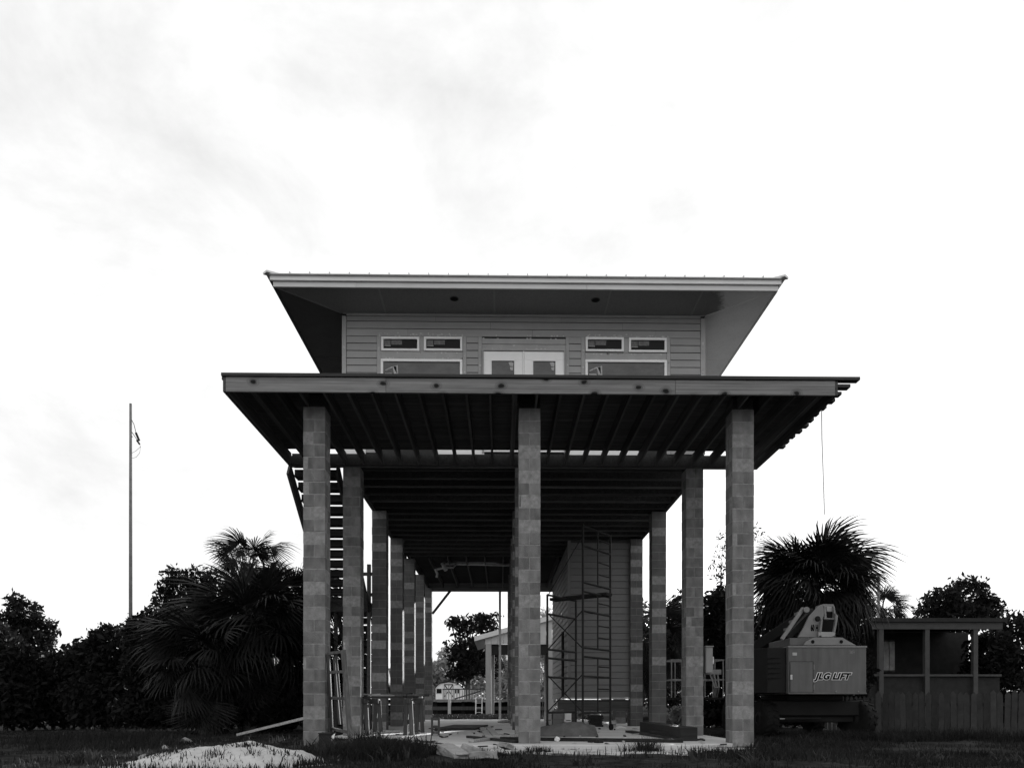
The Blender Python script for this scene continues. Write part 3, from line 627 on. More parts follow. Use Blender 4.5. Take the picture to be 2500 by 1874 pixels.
# chassis, axle, wheels
chz = .36
chx0, chx1 = LP(1880, 1740, 15.6).x, LP(2095, 1740, 15.6).x
B('chassis', (chx0, 15.5, .40), (chx1, 18.2, .72), M_liftd, lift, .02)
B('axle', (chx0 - .05, 15.62, .26), (chx1 + .05, 15.80, .42), M_liftd, lift, .02)
B('turntable', (chx0 + .35, 15.5, .72), (chx1 - .35, 17.2, zb - .004), M_liftd, lift, .02)
MB().tube([(chx0 + .25, 15.45, .34), (chx0 + 1.0, 15.45, .34)], .028).build('steering_ram', M_liftd, lift); MB().tube([(chx0 + .1, 15.45, .34), (chx0 + .25, 15.45, .34)], .014).build('ram_rod', M_alu, lift)
def wheel(cx_, cy_, ang):
    r = .40; d = Vector((math.cos(ang), math.sin(ang), 0)); c_ = Vector((cx_, cy_, r - .06))
    w = MB().lathe(c_, d, [(r * .55, -.14), (r * .9, -.15), (r, -.11), (r, .11), (r * .9, .15), (r * .55, .14)], 28).build('wheel', M_tyre, lift, smooth=True)
    MB().lathe(c_, d, [(r * .54, -.12), (r * .5, -.125), (r * .2, -.16), (r * .2, .16), (r * .5, .125), (r * .54, .12)], 18).build('rim', M_liftd, w)
    tm = MB()
    for k in range(18):
        an = 2 * math.pi * k / 18; rad = Vector((0, 0, 1)) * math.cos(an) + d.cross(Vector((0, 0, 1))) * math.sin(an)
        for s in (-1, 1): tm.bar(c_ + rad * (r + .004) + d * s * .02, c_ + rad * (r + .004) + d * s * .13 + d.cross(rad) * .05, .045, .02, up=rad)
    tag(tm.build('tyre_lugs', M_tyre, w), kind='stuff')
wheel(chx1 + .02, 15.7, .5); wheel(chx0 - .08, 15.7, .12); wheel(chx1 + .02, 17.9, 0); wheel(chx0 - .08, 17.9, 0)
# platform cage at the boom end
py_ = 19.5; bx0, bx1 = at(1638, 1640, py_).x, at(1768, 1640, py_).x; bz0 = at(1700, 1706, py_).z; bz1 = at(1700, 1610, py_).z
M_rail = mat('platform_rail', .26, .3, 10, .5, .05)
cage = B('platform_floor', (bx0, py_, bz0), (bx1, py_ + .8, bz0 + .05), M_liftd, lift)
for x in np.linspace(bx0 + .02, bx1 - .02, 6):
    for yy in (py_ + .02, py_ + .78): MB().tube([(x, yy, bz0 + .05), (x, yy, bz1)], .016, 6).build('platform_post', M_rail, cage)
for z in (bz1, (bz0 + bz1) / 2):
    MB().tube([(bx0, py_ + .02, z), (bx1, py_ + .02, z), (bx1, py_ + .78, z), (bx0, py_ + .78, z), (bx0, py_ + .02, z)], .017, 6).build('platform_rail', M_rail, cage)
p = at(1745, 1640, py_ - .1); MB().box((p.x - .15, py_ - .12, p.z - .06), (p.x + .17, py_ + .2, p.z + .07)).build('control_box', M_rail, cage, .01)
for k in range(3): MB().tube([(p.x - .12 + .1 * k, py_ - .1, p.z - .06), (p.x - .02 + .05 * k, py_ - .2, p.z - .4), (p.x + .05 * k, py_ + .1, bz0)], .02, 6).build('control_hose', M_rail, cage)
# lettering
def lettering(txt, px0, px1, py0, py1, Y, shear, m_in, m_out=None, par=None):
    a_, c_ = LP(px0, py0, Y), LP(px1, py1, Y)
    for nm, m_, ofs, dy, ex in (('letter_outline', m_out, .12, .003, 0), ('lettering', m_in, .055, .006, 0)):
        if m_ is None: continue
        cu = bpy.data.curves.new(nm, 'FONT'); cu.body = txt; cu.size = 1.0; cu.shear = shear; cu.bevel_depth = ofs; cu.bevel_resolution = 2; cu.extrude = .0; cu.space_character = 1.08; cu.fill_mode = 'BOTH'
        tmp = bpy.data.objects.new('tmp_text', cu); col.objects.link(tmp)
        bpy.context.view_layer.update()
        me_ = bpy.data.meshes.new_from_object(tmp.evaluated_get(bpy.context.evaluated_depsgraph_get())); bpy.data.objects.remove(tmp)
        co = np.array([v.co[:] for v in me_.vertices])
        if nm == 'letter_outline' or m_out is None: lo, hi = co.min(0), co.max(0)
        sxx, szz = (c_.x - a_.x) / (hi[0] - lo[0]), (a_.z - c_.z) / (hi[1] - lo[1])
        for v in me_.vertices: v.co = Vector((a_.x + (v.co.x - lo[0]) * sxx, Y - dy - v.co.z * .01, c_.z + (v.co.y - lo[1]) * szz))
        for p_ in me_.polygons: p_.flip()
        link(nm, me_, m_, par)
lettering('JLG LIFT', 1985, 2081, 1640, 1664, 14.9, .35, M_letter, mat('letter_white', .8, .05, 3, .5, 0), cwt)
lettering('60 H', 1979, 1997, 1523, 1540, 15.4, 0.0, M_letter, None, up)

# ------------------------------------------------------------------ scaffold
f1a, f1b = Vector((at(1423, 1500, 17.5).x, 17.5, 0)), Vector((at(1490, 1500, 18.55).x, 18.55, 0))
u = (f1b - f1a).normalized(); perp = Vector((-u.y, u.x, 0)) * 1.0
scaf = thing('scaffold', 'dark steel scaffold tower on caster wheels under the raised house', 'scaffold', tuple((f1a + f1b + perp) / 2))
H1 = 4.86
def tube(n, pts, r=.027, m=None, par=scaf): return MB().tube(pts, r, 8).build(n, m or M_steel, par, smooth=False)
for fi, base in enumerate((Vector((0, 0, 0)), perp)):
    A_, B_ = f1a + base, f1b + base; C_ = f1a + base + (f1b - f1a) * .53
    top = H1 if fi == 0 else 3.3
    for p in (A_, B_):
        tube('upright', [p + Vector((0, 0, .16)), p + Vector((0, 0, top))])
        w = MB().lathe(p + Vector((.02, 0, .075)), (u.y, -u.x, 0), [(.045, -.02), (.08, -.025), (.08, .025), (.045, .02)], 16).build('caster_wheel', M_tyre, scaf)
        MB().bar(p + Vector((0, 0, .06)), p + Vector((0, 0, .2)), .06, .05).build('caster_fork', M_steel, w)
    secs = (.30, 1.83, 3.36) if fi == 0 else (.30, 1.83)
    for s in secs:
        h = 1.46
        for zr in ((s + .14, s + 1.0, s + h)): 
            if zr < top: tube('ledger', [A_ + Vector((0, 0, zr)), B_ + Vector((0, 0, zr))])
        if fi: continue
        tube('ladder_rail', [C_ + Vector((0, 0, s + .14)), C_ + Vector((0, 0, s + 1.0))], .019); tube('ladder_rail', [C_ + Vector((0, 0, s + 1.0)), C_ + Vector((0, 0, min(s + h, top)))], .019)
        for zr in (s + .42, s + .71, s + 1.25):
            if zr < top: tube('rung', [C_ + Vector((0, 0, zr)), B_ + Vector((0, 0, zr))], .018)
for p in (f1a,):
    for z0, z1 in ((.45, 1.35), (1.95, 2.85)):
        tube('cross_brace', [p + Vector((0, 0, z0)), p + perp + Vector((0, 0, z1))], .015); tube('cross_brace', [p + Vector((0, 0, z1)), p + perp + Vector((0, 0, z0))], .015)
tube('cross_brace', [f1a + Vector((0, 0, 4.6)), f1a + perp + Vector((0, 0, 3.25))], .012)
pl = MB().bar(f1a + (f1b - f1a) * .75 + Vector((0, 0, 3.32)) - perp * .15, f1a + (f1b - f1a) * .75 + perp * 1.5 + Vector((0, 0, 3.32)), .28, .07)
tag(pl.build('scaffold_plank', M_lumber), 'dark plank laid across the scaffold tower at mid height', 'plank')

# ------------------------------------------------------------------ site clutter, left side
lad = thing('wooden_ladder', 'wooden ladder frame with rungs leaning against the left front column', 'ladder', (-2.5, 11.7, 0))
bl, tl, br_, tr = Vector((-2.80, 12.5, -.03)), Vector((-2.815, 12.25, 1.46)), Vector((-2.31, 11.62, -.05)), Vector((-2.50, 11.92, 1.50))
BAR('rail', bl, tl, .05, .07, M_hor, lad); BAR('rail', br_, tr, .06, .08, M_hor, lad, .004)
for k, t_ in enumerate((.16, .50, .78, .985)): BAR('rung', bl.lerp(tl, t_ + .02), br_.lerp(tr, t_), .04, .045, M_hor, lad)
for s in (.35, .5): BAR('inner_rail', bl.lerp(br_, s) + Vector((0, .05, .35)), tl.lerp(tr, s) + Vector((0, .03, -.05)), .035, .035, M_hor, lad)
st = BAR('leaning_batten', (at(861, 1700, 11.75).x, 11.72, -.03), at(841, 1568, 12.0), .03, .045, M_lumberL); tag(st, 'pale wooden batten leaning upright against the ladder', 'batten')
ck = thing('black_crate', 'small black plastic crate at the foot of the left front column', 'crate', (at(795, 1800, 11.95).x, 11.95, 0))
a, c = at(780, 1790, 11.9), at(811, 1816, 11.9)
m = MB(); m.box((a.x, 11.85, -.05), (c.x, 11.87, a.z)); m.box((a.x, 12.08, -.05), (c.x, 12.10, a.z)); m.box((a.x, 11.872, -.05), (a.x + .02, 12.078, a.z)); m.box((c.x - .02, 11.872, -.05), (c.x, 12.078, a.z)); m.box((a.x + .021, 11.872, -.05), (c.x - .021, 12.078, -.03))
m.build('crate_body', M_rope, ck)
m = MB(); m.box((a.x - .01, 11.835, a.z + .001), (c.x + .01, 11.872, a.z + .018)); m.box((a.x - .01, 12.078, a.z + .001), (c.x + .01, 12.11, a.z + .018)); m.build('crate_rim', M_rope, ck)
def sawhorse(label, A_, C_, h):
    """A_, C_: ends of the top beam on plan"""
    A_, C_ = Vector((A_[0], A_[1], 0)), Vector((C_[0], C_[1], 0)); s = thing('sawhorse', label, 'sawhorse', tuple((A_ + C_) / 2), 'sawhorses on the slab')
    d = (C_ - A_).normalized(); n = Vector((-d.y, d.x, 0))
    BAR('beam', A_ - d * .08 + Vector((0, 0, h - .05)), C_ + d * .08 + Vector((0, 0, h - .05)), .09, .10, M_hor, s, .004)
    for p in (A_, C_):
        for k in (-1, 1): BAR('leg', p + n * k * .03 + Vector((0, 0, h - .03)), p + n * k * .07 + d * (.02 if p is C_ else -.02), .085, .06, M_hor, s, .003)
        BAR('brace', p - n * .1 + Vector((0, 0, .28)), p + n * .1 + Vector((0, 0, .28)), .03, .09, M_hor, s)
g1, g2, g3, g4 = gnd(889, 1794), gnd(922, 1786), gnd(998, 1794), gnd(1024, 1787)
sawhorse('rough wooden sawhorse nearest the ladder, carrying loose boards', (g1.x, g1.y), (g2.x, g2.y), .76)
sawhorse('rough wooden sawhorse holding the right end of the loose boards', (g3.x, g3.y), (g4.x, g4.y), .76)
T = .765
for k, (p, q, w, m_, lab) in enumerate((((-3.05, 15.55), (-1.95, 15.6), .2, M_lumber, 'dark wide board across both sawhorses, front edge'), ((-3.0, 15.85), (-1.75, 16.0), .22, M_hor, 'rough grey board across the middle of the sawhorses'),
        ((-2.75, 16.35), (-1.7, 16.3), .16, M_lumberL, 'pale narrow board at the back of the sawhorses'))):
    tag(BAR('loose_board', (p[0], p[1], T + .02 + .003 * k), (q[0], q[1], T + .02 + .003 * k), w, .035, m_, None, .003), lab, 'board')
tag(BAR('loose_board', (-2.75, 15.6, T + .065), (-2.05, 15.75, T + .06), .16, .035, M_lumberL, None, .003), 'pale splintered board lying on top of the sawhorse boards', 'board')
tag(BAR('loose_board', (-2.9, 15.95, T + .07), (-2.35, 16.15, T + .10), .2, .03, M_hor, None, .003), 'short rough board stacked at the ladder end of the sawhorses', 'board')
tag(BAR('loose_board', (-2.0, 15.6, T + .065), (-1.55, 15.9, T + .065), .17, .05, M_lumber, None, .003), 'short dark block of timber on the right sawhorse', 'board')
for p, q, w, h, m_, lab in (((-3.0, 15.7, .845), (-2.55, 15.85, .85), .14, .03, M_lumberL, 'pale offcut lying askew on the ladder end of the sawhorse boards'), ((-2.2, 15.55, .83), (-1.6, 15.65, .835), .1, .04, M_hor, 'grey offcut laid over the right sawhorse, near edge'),
        ((-2.6, 16.1, .835), (-1.9, 16.2, .87), .12, .03, M_lumber, 'dark offcut tilted on the middle of the sawhorse boards')):
    tag(BAR('offcut', p, q, w, h, m_, None, .003), lab, 'offcut')
q = gnd(1063, 1794); rf = thing('rung_frame', 'short upright wooden frame with three rungs standing on the slab', 'frame', tuple(q))
for s in (-1, 1): B('side', (q.x + s * .07 - .02, q.y - .03, 0), (q.x + s * .07 + .02, q.y + .03, .37), M_hor, rf)
for z in (.03, .15, .31): B('rung', (q.x - .049, q.y - .025, z), (q.x + .049, q.y + .025, z + .055), M_hor, rf)
p0 = gnd(580, 1795); tag(BAR('propped_pole', p0 + Vector((0, 0, .02)), at(745, 1752, 13.6), .05, .05, M_lumberL), 'weathered pole propped off the dark grass behind the left column', 'pole')
tag(BAR('blanket_post', (-2.9, 15.9, .02), (-2.3, 16.9, .02), .09, .04, M_lumberL), 'pale stick lying on the slab under the sawhorses', 'stick')

# ---- timber lying on the slab
def lying(name, pa, pb, w, h, m_, lab, cat='board', z=0.0):
    a_, c_ = gnd(*pa), gnd(*pb); tag(BAR(name, a_ + Vector((0, 0, h / 2 + z + .002)), c_ + Vector((0, 0, h / 2 + z + .002)), w, h, m_, None, .004), lab, cat)
lying('plywood_sheet', (1110, 1781), (1150, 1772), 1.0, .05, M_lumber, 'dark plywood sheet lying flat on the slab behind the centre column', 'plywood')
lying('timber', (1143, 1800), (1262, 1813), .09, .045, M_lumber, 'dark timber lying on the slab, running to the foot of the centre column')
lying('timber', (1150, 1812), (1262, 1797), .09, .05, M_lumberL, 'weathered timber crossing behind the foot of the centre column')
lying('timber', (1176, 1776), (1194, 1799), .14, .03, M_lumberL, 'pale plank pointing at the viewer left of the centre column')
lying('timber', (1192, 1776), (1212, 1797), .14, .03, M_lumberL, 'pale plank beside the other one, nearer the centre column')
lying('timber', (1003, 1806), (1095, 1817), .07, .04, M_lumber, 'thin dark timber at the front edge of the slab by the tall grass', z=-.03)
lying('timber', (1075, 1783), (1088, 1781), .30, .04, M_lumber, 'short dark timber end beside the rung frame')
lying('timber', (1222, 1806), (1668, 1812), .09, .06, M_lumber, 'long dark timber running along the front of the slab')
lying('timber', (1440, 1811), (1468, 1813), .1, .06, M_lumber, 'short dark offcut in front of the long timber')
lying('timber', (1535, 1787), (1670, 1808), .16, .05, M_lumber, 'dark plank angled towards the big square beam')
lying('timber', (1590, 1795), (1650, 1803), .10, .05, M_lumber, 'short dark plank stacked beside the big square beam', z=.055)
lying('timber', (1690, 1805), (1716, 1808), .09, .03, M_lumber, 'dark stick poking out beyond the big square beam')
lying('square_beam', (1578, 1787), (1682, 1808), .30, .24, M_lumber, 'big dark square beam lying on the slab in front of the right columns', 'beam')
dbm, dbl = MB(), MB()
for k in range(110):
    x, y = random.uniform(-2.6, 3.8), random.uniform(11.2, 20.5); a = random.uniform(0, 3.14); l_ = random.uniform(.03, .16); z = .004 if y > 12.3 else -.02
    if any(abs(x - c) < .4 for c in COLX) and y < 13: continue
    (dbm if k % 3 else dbl).bar((x, y, z + .012), (x + l_ * math.cos(a), y + l_ * math.sin(a), z + random.uniform(.01, .03)), random.uniform(.02, .07), .02)
tag(dbm.build('wood_scraps', M_lumber), 'dark wood scraps strewn over the slab', 'debris', kind='stuff'); tag(dbl.build('paper_scraps', M_lumberL), 'pale scraps strewn over the slab', 'debris', kind='stuff')
# burlap-covered heap
q = gnd(1392, 1797); n = 26; m = MB(); vs = []; fs = []
for i in range(n):
    for j in range(14):
        u_, v_ = i / (n - 1) * 2 - 1, j / 13 * 2 - 1; r = max(0, 1 - (abs(u_ - .25) ** 2.2) * .8 - abs(v_) ** 2.4)
        if abs(u_) > .97 or abs(v_) > .97: r = 0
        vs.append((q.x - .1 + u_ * .72 + .05 * v_, q.y + .55 + v_ * .55, .01 + .26 * (r ** .7) + (.02 * float(vnoise(u_ * 4, v_ * 4, 2.0, 9)) if r > 0 else 0)))
fs = [(i * 14 + j, (i + 1) * 14 + j, (i + 1) * 14 + j + 1, i * 14 + j + 1) for i in range(n - 1) for j in range(13)]
tag(m.add(vs, fs).build('covered_heap', mat('burlap', .12, .35, 5, .95, .5, 50), smooth=True), 'low heap under a dark wrinkled sheet beside the centre column', 'heap')
def lump(name, c, r, m_, label, cat, cut=(.5, .85), seed=0, parts=None, grp=None):
    bm = bmesh.new(); bmesh.ops.create_icosphere(bm, subdivisions=3, radius=1.0); rr = random.Random(seed)
    ks = [(Vector((rr.uniform(-1, 1), rr.uniform(-1, 1), rr.uniform(-1, 1))).normalized(), rr.uniform(*cut)) for _ in range(9)]
    for v in bm.verts:
        d = v.co.copy()
        for n_, h in ks:
            t_ = d.dot(n_)
            if t_ > h: d -= n_ * (t_ - h)
        v.co = Vector((d.x * r[0], d.y * r[1], d.z * r[2]))
    me_ = bpy.data.meshes.new(name); bm.to_mesh(me_); bm.free(); o = link(name, me_, m_); o.location = c; o.rotation_euler = (0, 0, rr.uniform(0, 3)); return tag(o, label, cat, grp)
q = gnd(1360, 1809); lump('plastic_bag', (q.x, q.y, .045), (.055, .05, .05), M_white, 'crumpled white plastic bag on the slab right of the centre column', 'bag', seed=3)
q = gnd(1515, 1778); lump('paper_scrap', (q.x, q.y, .03), (.16, .1, .045), M_white, 'crumpled white paper lying on the slab below the scaffold', 'paper', seed=4)
q = gnd(1405, 1768); lump('paper_scrap', (q.x, q.y, .04), (.08, .08, .05), M_white, 'small white rag by the boxes at the scaffold foot', 'rag', seed=5)
q = gnd(1230, 1763); lump('debris', (q.x, q.y, .05), (.5, .2, .06), M_paper, 'pale scraps lying on the sunlit slab left of the centre column', 'scrap', seed=6)
M_card = mat('cardboard', .2, .2, 6, .9, .1, 30)
def carton(x0, x1, y0, y1, Y, d, lab, m_=None, flaps=True, zbase=None):
    a_, c_ = at(x0, y0, Y), at(x1, y1, Y); zb_ = 0.002 if zbase is None else zbase
    o = thing('carton', lab, 'carton', ((a_.x + c_.x) / 2, Y, zb_)); MB().box((a_.x, Y, zb_), (c_.x, Y + d, a_.z)).build('carton_body', m_ or M_card, o, .004)
    if flaps:
        B('tape', (a_.x + .02, Y - .003, (zb_ + a_.z) / 2 - .02), (c_.x - .02, Y - .001, (zb_ + a_.z) / 2 + .01), M_sticker, o)
        MB().bar((a_.x + .005, Y + d * .25, a_.z + .01), (c_.x - .005, Y + d * .25, a_.z + .03), d * .48, .008).build('flap', m_ or M_card, o); MB().bar((a_.x + .005, Y + d * .75, a_.z + .012), (c_.x - .005, Y + d * .75, a_.z + .012), d * .48, .008).build('flap', m_ or M_card, o)
carton(1330, 1347, 1737, 1776, 20.3, .35, 'pale grey carton leftmost at the scaffold foot', M_paper)
carton(1350, 1377, 1734, 1776, 20.2, .4, 'dark cardboard carton between two paler ones at the scaffold foot')
carton(1380, 1395, 1738, 1776, 20.0, .25, 'tall narrow white carton at the scaffold foot', M_white)
carton(1490, 1505, 1760, 1774, 20.5, .3, 'small grey carton behind the scaffold caster', M_paper)
pal = thing('shingle_stack', 'dark stack of roofing bundles on the slab behind the scaffold', 'stack', tuple(gnd(1456, 1773)))
q = gnd(1456, 1773)
for k in range(6): B('bundle', (q.x - .18 + random.uniform(-.03, .03), q.y, .002 + k * .055), (q.x + .2 + random.uniform(-.03, .03), q.y + .6, .053 + k * .055), M_rope, pal, .01)

# ---- rubble and stones in the foreground
M_conc = mat('broken_concrete', .26, .25, 6, .95, .6, 30)
def shard(c, size, rot, lab, seed):
    rr = random.Random(seed); me_ = bpy.data.meshes.new('concrete_chunk'); bm = bmesh.new(); bmesh.ops.create_cube(bm, size=1.0)
    bmesh.ops.subdivide_edges(bm, edges=list(bm.edges), cuts=2, use_grid_fill=True)
    for v in bm.verts: v.co = Vector((v.co.x * size[0] * rr.uniform(.86, 1.12), v.co.y * size[1] * rr.uniform(.86, 1.12), v.co.z * size[2] * rr.uniform(.82, 1.12) + .12 * size[2] * v.co.x))
    bmesh.ops.bevel(bm, geom=list(bm.edges), offset=.006, segments=1, affect='EDGES'); bm.to_mesh(me_); bm.free()
    o = link('concrete_chunk', me_, M_conc); o.location = c; o.rotation_euler = rot; tag(o, lab, 'rubble', 'broken concrete in the foreground')
for k, (x, y, Y, sz, rt, lab) in enumerate(((1106, 1852, 9.3, (.22, .55, .13), (.18, .1, .5), 'largest pale slab of broken concrete at the bottom edge'), (1148, 1847, 9.4, (.2, .2, .15), (.2, .3, .9), 'grey broken concrete lump between two paler pieces'),
        (1180, 1857, 9.1, (.3, .22, .10), (.1, .15, 2.4), 'flat broken concrete piece right of the lumps'), (1236, 1833, 9.9, (.2, .14, .07), (.1, .3, 1.0), 'small concrete scrap in the grass left of the centre column foot'))):
    q = at(x, y, Y); shard((q.x, Y, q.z + .07), sz, rt, lab, 60 + k)
for k, (x, y, lab) in enumerate(((455, 1813, 'pale stone farthest along the edge of the sand pile'), (407, 1838, 'pale stone in the middle along the edge of the sand pile'), (356, 1860, 'pale stone nearest the viewer by the sand pile'))):
    q = gnd(x, y, -.05); lump('edge_stone', (q.x, q.y, -.02), (.13, .09, .09), M_conc, lab, 'stone', (.3, .62), seed=30 + k, grp='stones by the sand pile')
# sand pile
vs = []; nX, nY = 110, 90; cxs, cys = -3.2, 9.1
for i in range(nX):
    for j in range(nY):
        x = cxs + (i / (nX - 1) - .5) * 5.0; y = cys + (j / (nY - 1) - .5) * 4.0
        rr = ((x - cxs) / (.95 - .22 * (x > cxs))) ** 2 + ((y - cys) / 1.15) ** 2 + .22 * float(vnoise(x, y, 2.6, 15))
        rr = max(rr, 0)
        h = .22 * math.exp(-rr ** 1.3 * .9) + (.022 * float(vnoise(x, y, 4.0, 12)) + .014 * float(vnoise(x, y, 11.0, 13)) + .009 * float(vnoise(x, y, 27.0, 14))) * math.exp(-rr * .6) - .10 * min(1, max(0, rr - 1.0))
        vs.append((x, y, -.075 + h))
tag(MB().add(vs, [(i * nY + j, (i + 1) * nY + j, (i + 1) * nY + j + 1, i * nY + j + 1) for i in range(nX - 1) for j in range(nY - 1)]).build('sand_pile', M_sand, smooth=True), 'low pile of pale sand in the foreground grass', 'sand pile')

# ------------------------------------------------------------------ things beyond the house
# utility pole at the picture's left edge with slack wires
def upole(name, lab, px, Y, ztop, r, m_):
    q = at(px, 1700, Y); o = thing(name, lab, 'utility pole', (q.x, Y, 0)); MB().tube([(q.x, Y, -.1), (q.x, Y, ztop * .5), (q.x, Y, ztop)], [r, r * .85, r * .62], 10).build('pole', m_, o, smooth=True); return o, q
up1, q = upole('utility_pole', 'tall thin utility pole with slack wires rising from the hedge', 319, 32, at(319, 985, 32).z, .085, mat('pole_wood', .16, .3, 4, .9, .2, rnd=.1))
def w_(pts, r=.02, par=up1, nm='wire'): MB().tube([at(x, y, 32) for x, y in pts], r, 5).build(nm, M_rope, par)
w_([(319, 1020), (327, 1035), (332, 1055)], .014); w_([(332, 1056), (340, 1075)], .05, nm='insulator'); w_([(319, 1050), (334, 1072)], .014); w_([(334, 1074), (341, 1084)], .04, nm='insulator')
w_([(341, 1084), (343, 1090), (341, 1105), (333, 1115), (325, 1118), (319, 1116)], .008); w_([(343, 1090), (332, 1100), (319, 1107)], .008); w_([(319, 1060), (323, 1066), (319, 1070)], .02, nm='clevis')
upole('utility_pole', 'short utility pole standing behind the porch roof', 2145, 45, at(2145, 1402, 45).z, .12, MATS['pole_wood'])

# small porch house right of the lift
ph = thing('porch_house', 'dark low house with a flat porch roof behind the picket fence', 'house', (13.0, 24, 0))
X0 = at(2122, 1500, 23).x; M_pw = mat('porch_dark', .03, .3, 4, .8, .1); zr = at(2150, 1509, 23).z
B('porch_roof', (X0, 22.8, zr - .12), (X0 + 4.2, 26.6, zr), M_pw, ph); B('wall', (X0 + .3, 26, -.1), (X0 + 5.0, 26.1, zr - .14), M_pw, ph)
M_pp = mat('porch_post', .07, .2, 4, .7, .05)
for px in (2150, 2262, 2380): q = at(px, 1600, 22.95); B('porch_post', (q.x - .07, 22.9, -.1), (q.x + .07, 23.04, zr - .125), M_pp, ph)
B('porch_beam', (X0 + .05, 22.88, zr - .34), (X0 + 4.1, 22.95, zr - .125), M_pp, ph); B('porch_rail', (X0, 22.92, at(2150, 1650, 23).z), (X0 + 4.1, 23.0, at(2150, 1645, 23).z), M_pp, ph)
B('porch_skirt', (X0, 23.02, -.1), (X0 + 4.1, 23.08, at(2150, 1652, 23).z), M_pw, ph)
for px in (2164, 2178): q = at(px, 1600, 25.9); wnd = B('window', (q.x - .12, 25.93, at(px, 1640, 25.9).z), (q.x + .12, 25.99, at(px, 1560, 25.9).z), M_pp, ph); B('pane', (q.x - .09, 25.90, at(px, 1635, 25.9).z), (q.x + .09, 25.928, at(px, 1565, 25.9).z), mat('pane_sky', .35, .5, 3, .1, 0), wnd)
# picket fence
def fence(lab, A_, C_, h, w, n):
    A_, C_ = Vector(A_), Vector(C_); o = thing('picket_fence', lab, 'fence', tuple((A_ + C_) / 2)); d = (C_ - A_).normalized(); s = Vector((d.y, -d.x, 0))
    M_f = mat('fence_wood', .045, .3, 5, .85, .15, 30, rnd=.25)
    pm = MB().prism([(-w / 2, 0), (w / 2, 0), (w / 2, h - w * .7), (0, h), (-w / 2, h - w * .7)], 'Y', -.011, .011).build('picket', M_f, o)
    ang = math.atan2(d.y, d.x); L_ = (C_ - A_).length
    for k in range(n):
        c = pm if k == 0 else bpy.data.objects.new('picket', pm.data)
        if k: col.objects.link(c); c.parent = o
        c.matrix_parent_inverse = Matrix.Translation(o.location).inverted(); c.location = A_ + d * (L_ * k / (n - 1)) + Vector((0, 0, random.uniform(-.03, .02))); c.rotation_euler = (0, random.uniform(-.02, .02), ang)
    for z in (.25, h - .3): BAR('fence_rail', A_ + Vector((0, 0, z)) - s * .03 - d * .05, C_ + Vector((0, 0, z)) - s * .03 + d * .05, .03, .08, M_f, o)
a, c = gnd(2146, 1792, -.06), gnd(2560, 1798, -.06); fence('weathered picket fence with broad pickets right of the lift', (a.x, a.y, -.06), (c.x, c.y, -.06), 1.0, .11, 27)
fence('low picket fence in the shade behind the lift', (at(1985, 1700, 20.5).x, 20.5, -.06), (at(2140, 1700, 20.5).x, 20.0, -.06), .92, .075, 18)

# ---- far side: carport, dock, shed, oak
M_cp = mat('carport_paint', .30, .08, 3, .6, .03); M_cps = mat('carport_siding', .45, .1, 3, .6, .03)
cpY = 44.0; cp = thing('carport', 'open gabled carport with pale vertical siding beyond the slab', 'carport', (4, cpY, 0))
e0 = at(1158, 1553, cpY); r1 = at(1350, 1500, cpY); slope = (r1.z - e0.z) / (r1.x - e0.x)
apx = r1.x + .8; apz = e0.z + slope * (apx - e0.x); exr = 2 * apx - e0.x
g0 = at(1184, 1571, cpY); gzb = g0.z
MB().prism([(e0.x, e0.z - .28), (e0.x, e0.z), (apx, apz), (exr, e0.z), (exr, e0.z - .28), (apx, apz - .28)], 'Y', cpY - .1, cpY + 7).build('roof', mat('carport_roof', .6, .1, 2, .5, .02), cp)
gx_ = g0.x
while gx_ < apx - .3:
    x2 = min(gx_ + .36, apx); zf = lambda x: e0.z + slope * (x - e0.x) - .29
    MB().prism([(gx_ + .008, gzb), (x2 - .008, gzb), (x2 - .008, zf(x2)), (gx_ + .008, zf(gx_))], 'Y', cpY + .12, cpY + .16).build('siding_board', M_cps, cp); gx_ += .36
B('gable_back', (g0.x, cpY + .165, gzb), (apx, cpY + .2, e0.z - .2), M_liftd, cp)
B('header_beam', (g0.x, cpY + .22, gzb - .62), (exr - .6, cpY + .5, gzb - .01), M_liftd, cp); B('ceiling', (g0.x, cpY + .52, gzb - .1), (exr - .6, cpY + 6.9, gzb - .05), M_liftd, cp)
for px, dy in ((1192.5, .1), (1345, .1)):
    q = at(px, 1700, cpY); B('post', (q.x - .17, cpY + dy, -.1), (q.x + .17, cpY + dy + .34, gzb - .012), M_cp, cp)
    B('post', (q.x + .0, cpY + 6.4, -.1), (q.x + .3, cpY + 6.7, gzb - .11), M_cp, cp)
# raised dock with railing
dkY = 52.0; dz_ = at(1100, 1706, dkY).z; dx0, dx1 = at(1045, 1700, dkY).x, at(1330, 1700, dkY).x
dk = thing('boardwalk', 'low raised boardwalk with a baluster railing beyond the grass', 'boardwalk', ((dx0 + dx1) / 2, dkY, 0))
B('walkway', (dx0, dkY, dz_ - .16), (dx1, dkY + 3, dz_), mat('weathered_grey', .2, .3, 3, .9, .1), dk); B('lower_beam', (dx0, dkY + .1, dz_ - .75), (dx1, dkY + .2, dz_ - .5), M_hor, dk)
for x in np.arange(dx0 + .5, dx1, 1.9): B('pile', (x - .09, dkY + .25, -.3), (x + .09, dkY + .43, dz_ - .17), M_liftd, dk)
B('back_screen', (dx0, dkY + 2.8, -.2), (dx1, dkY + 2.9, dz_ - .17), M_liftd, dk)
rx0, rx1 = at(1080, 1690, dkY).x, at(1186, 1690, dkY).x; rz = at(1100, 1680, dkY).z
B('top_rail', (rx0, dkY + .1, rz - .07), (rx1, dkY + .2, rz), M_hor, dk); bal = MB()
for x in np.arange(rx0 + .05, rx1, .19): bal.box((x - .045, dkY + .13, dz_ + .01), (x + .045, dkY + .17, rz - .075))
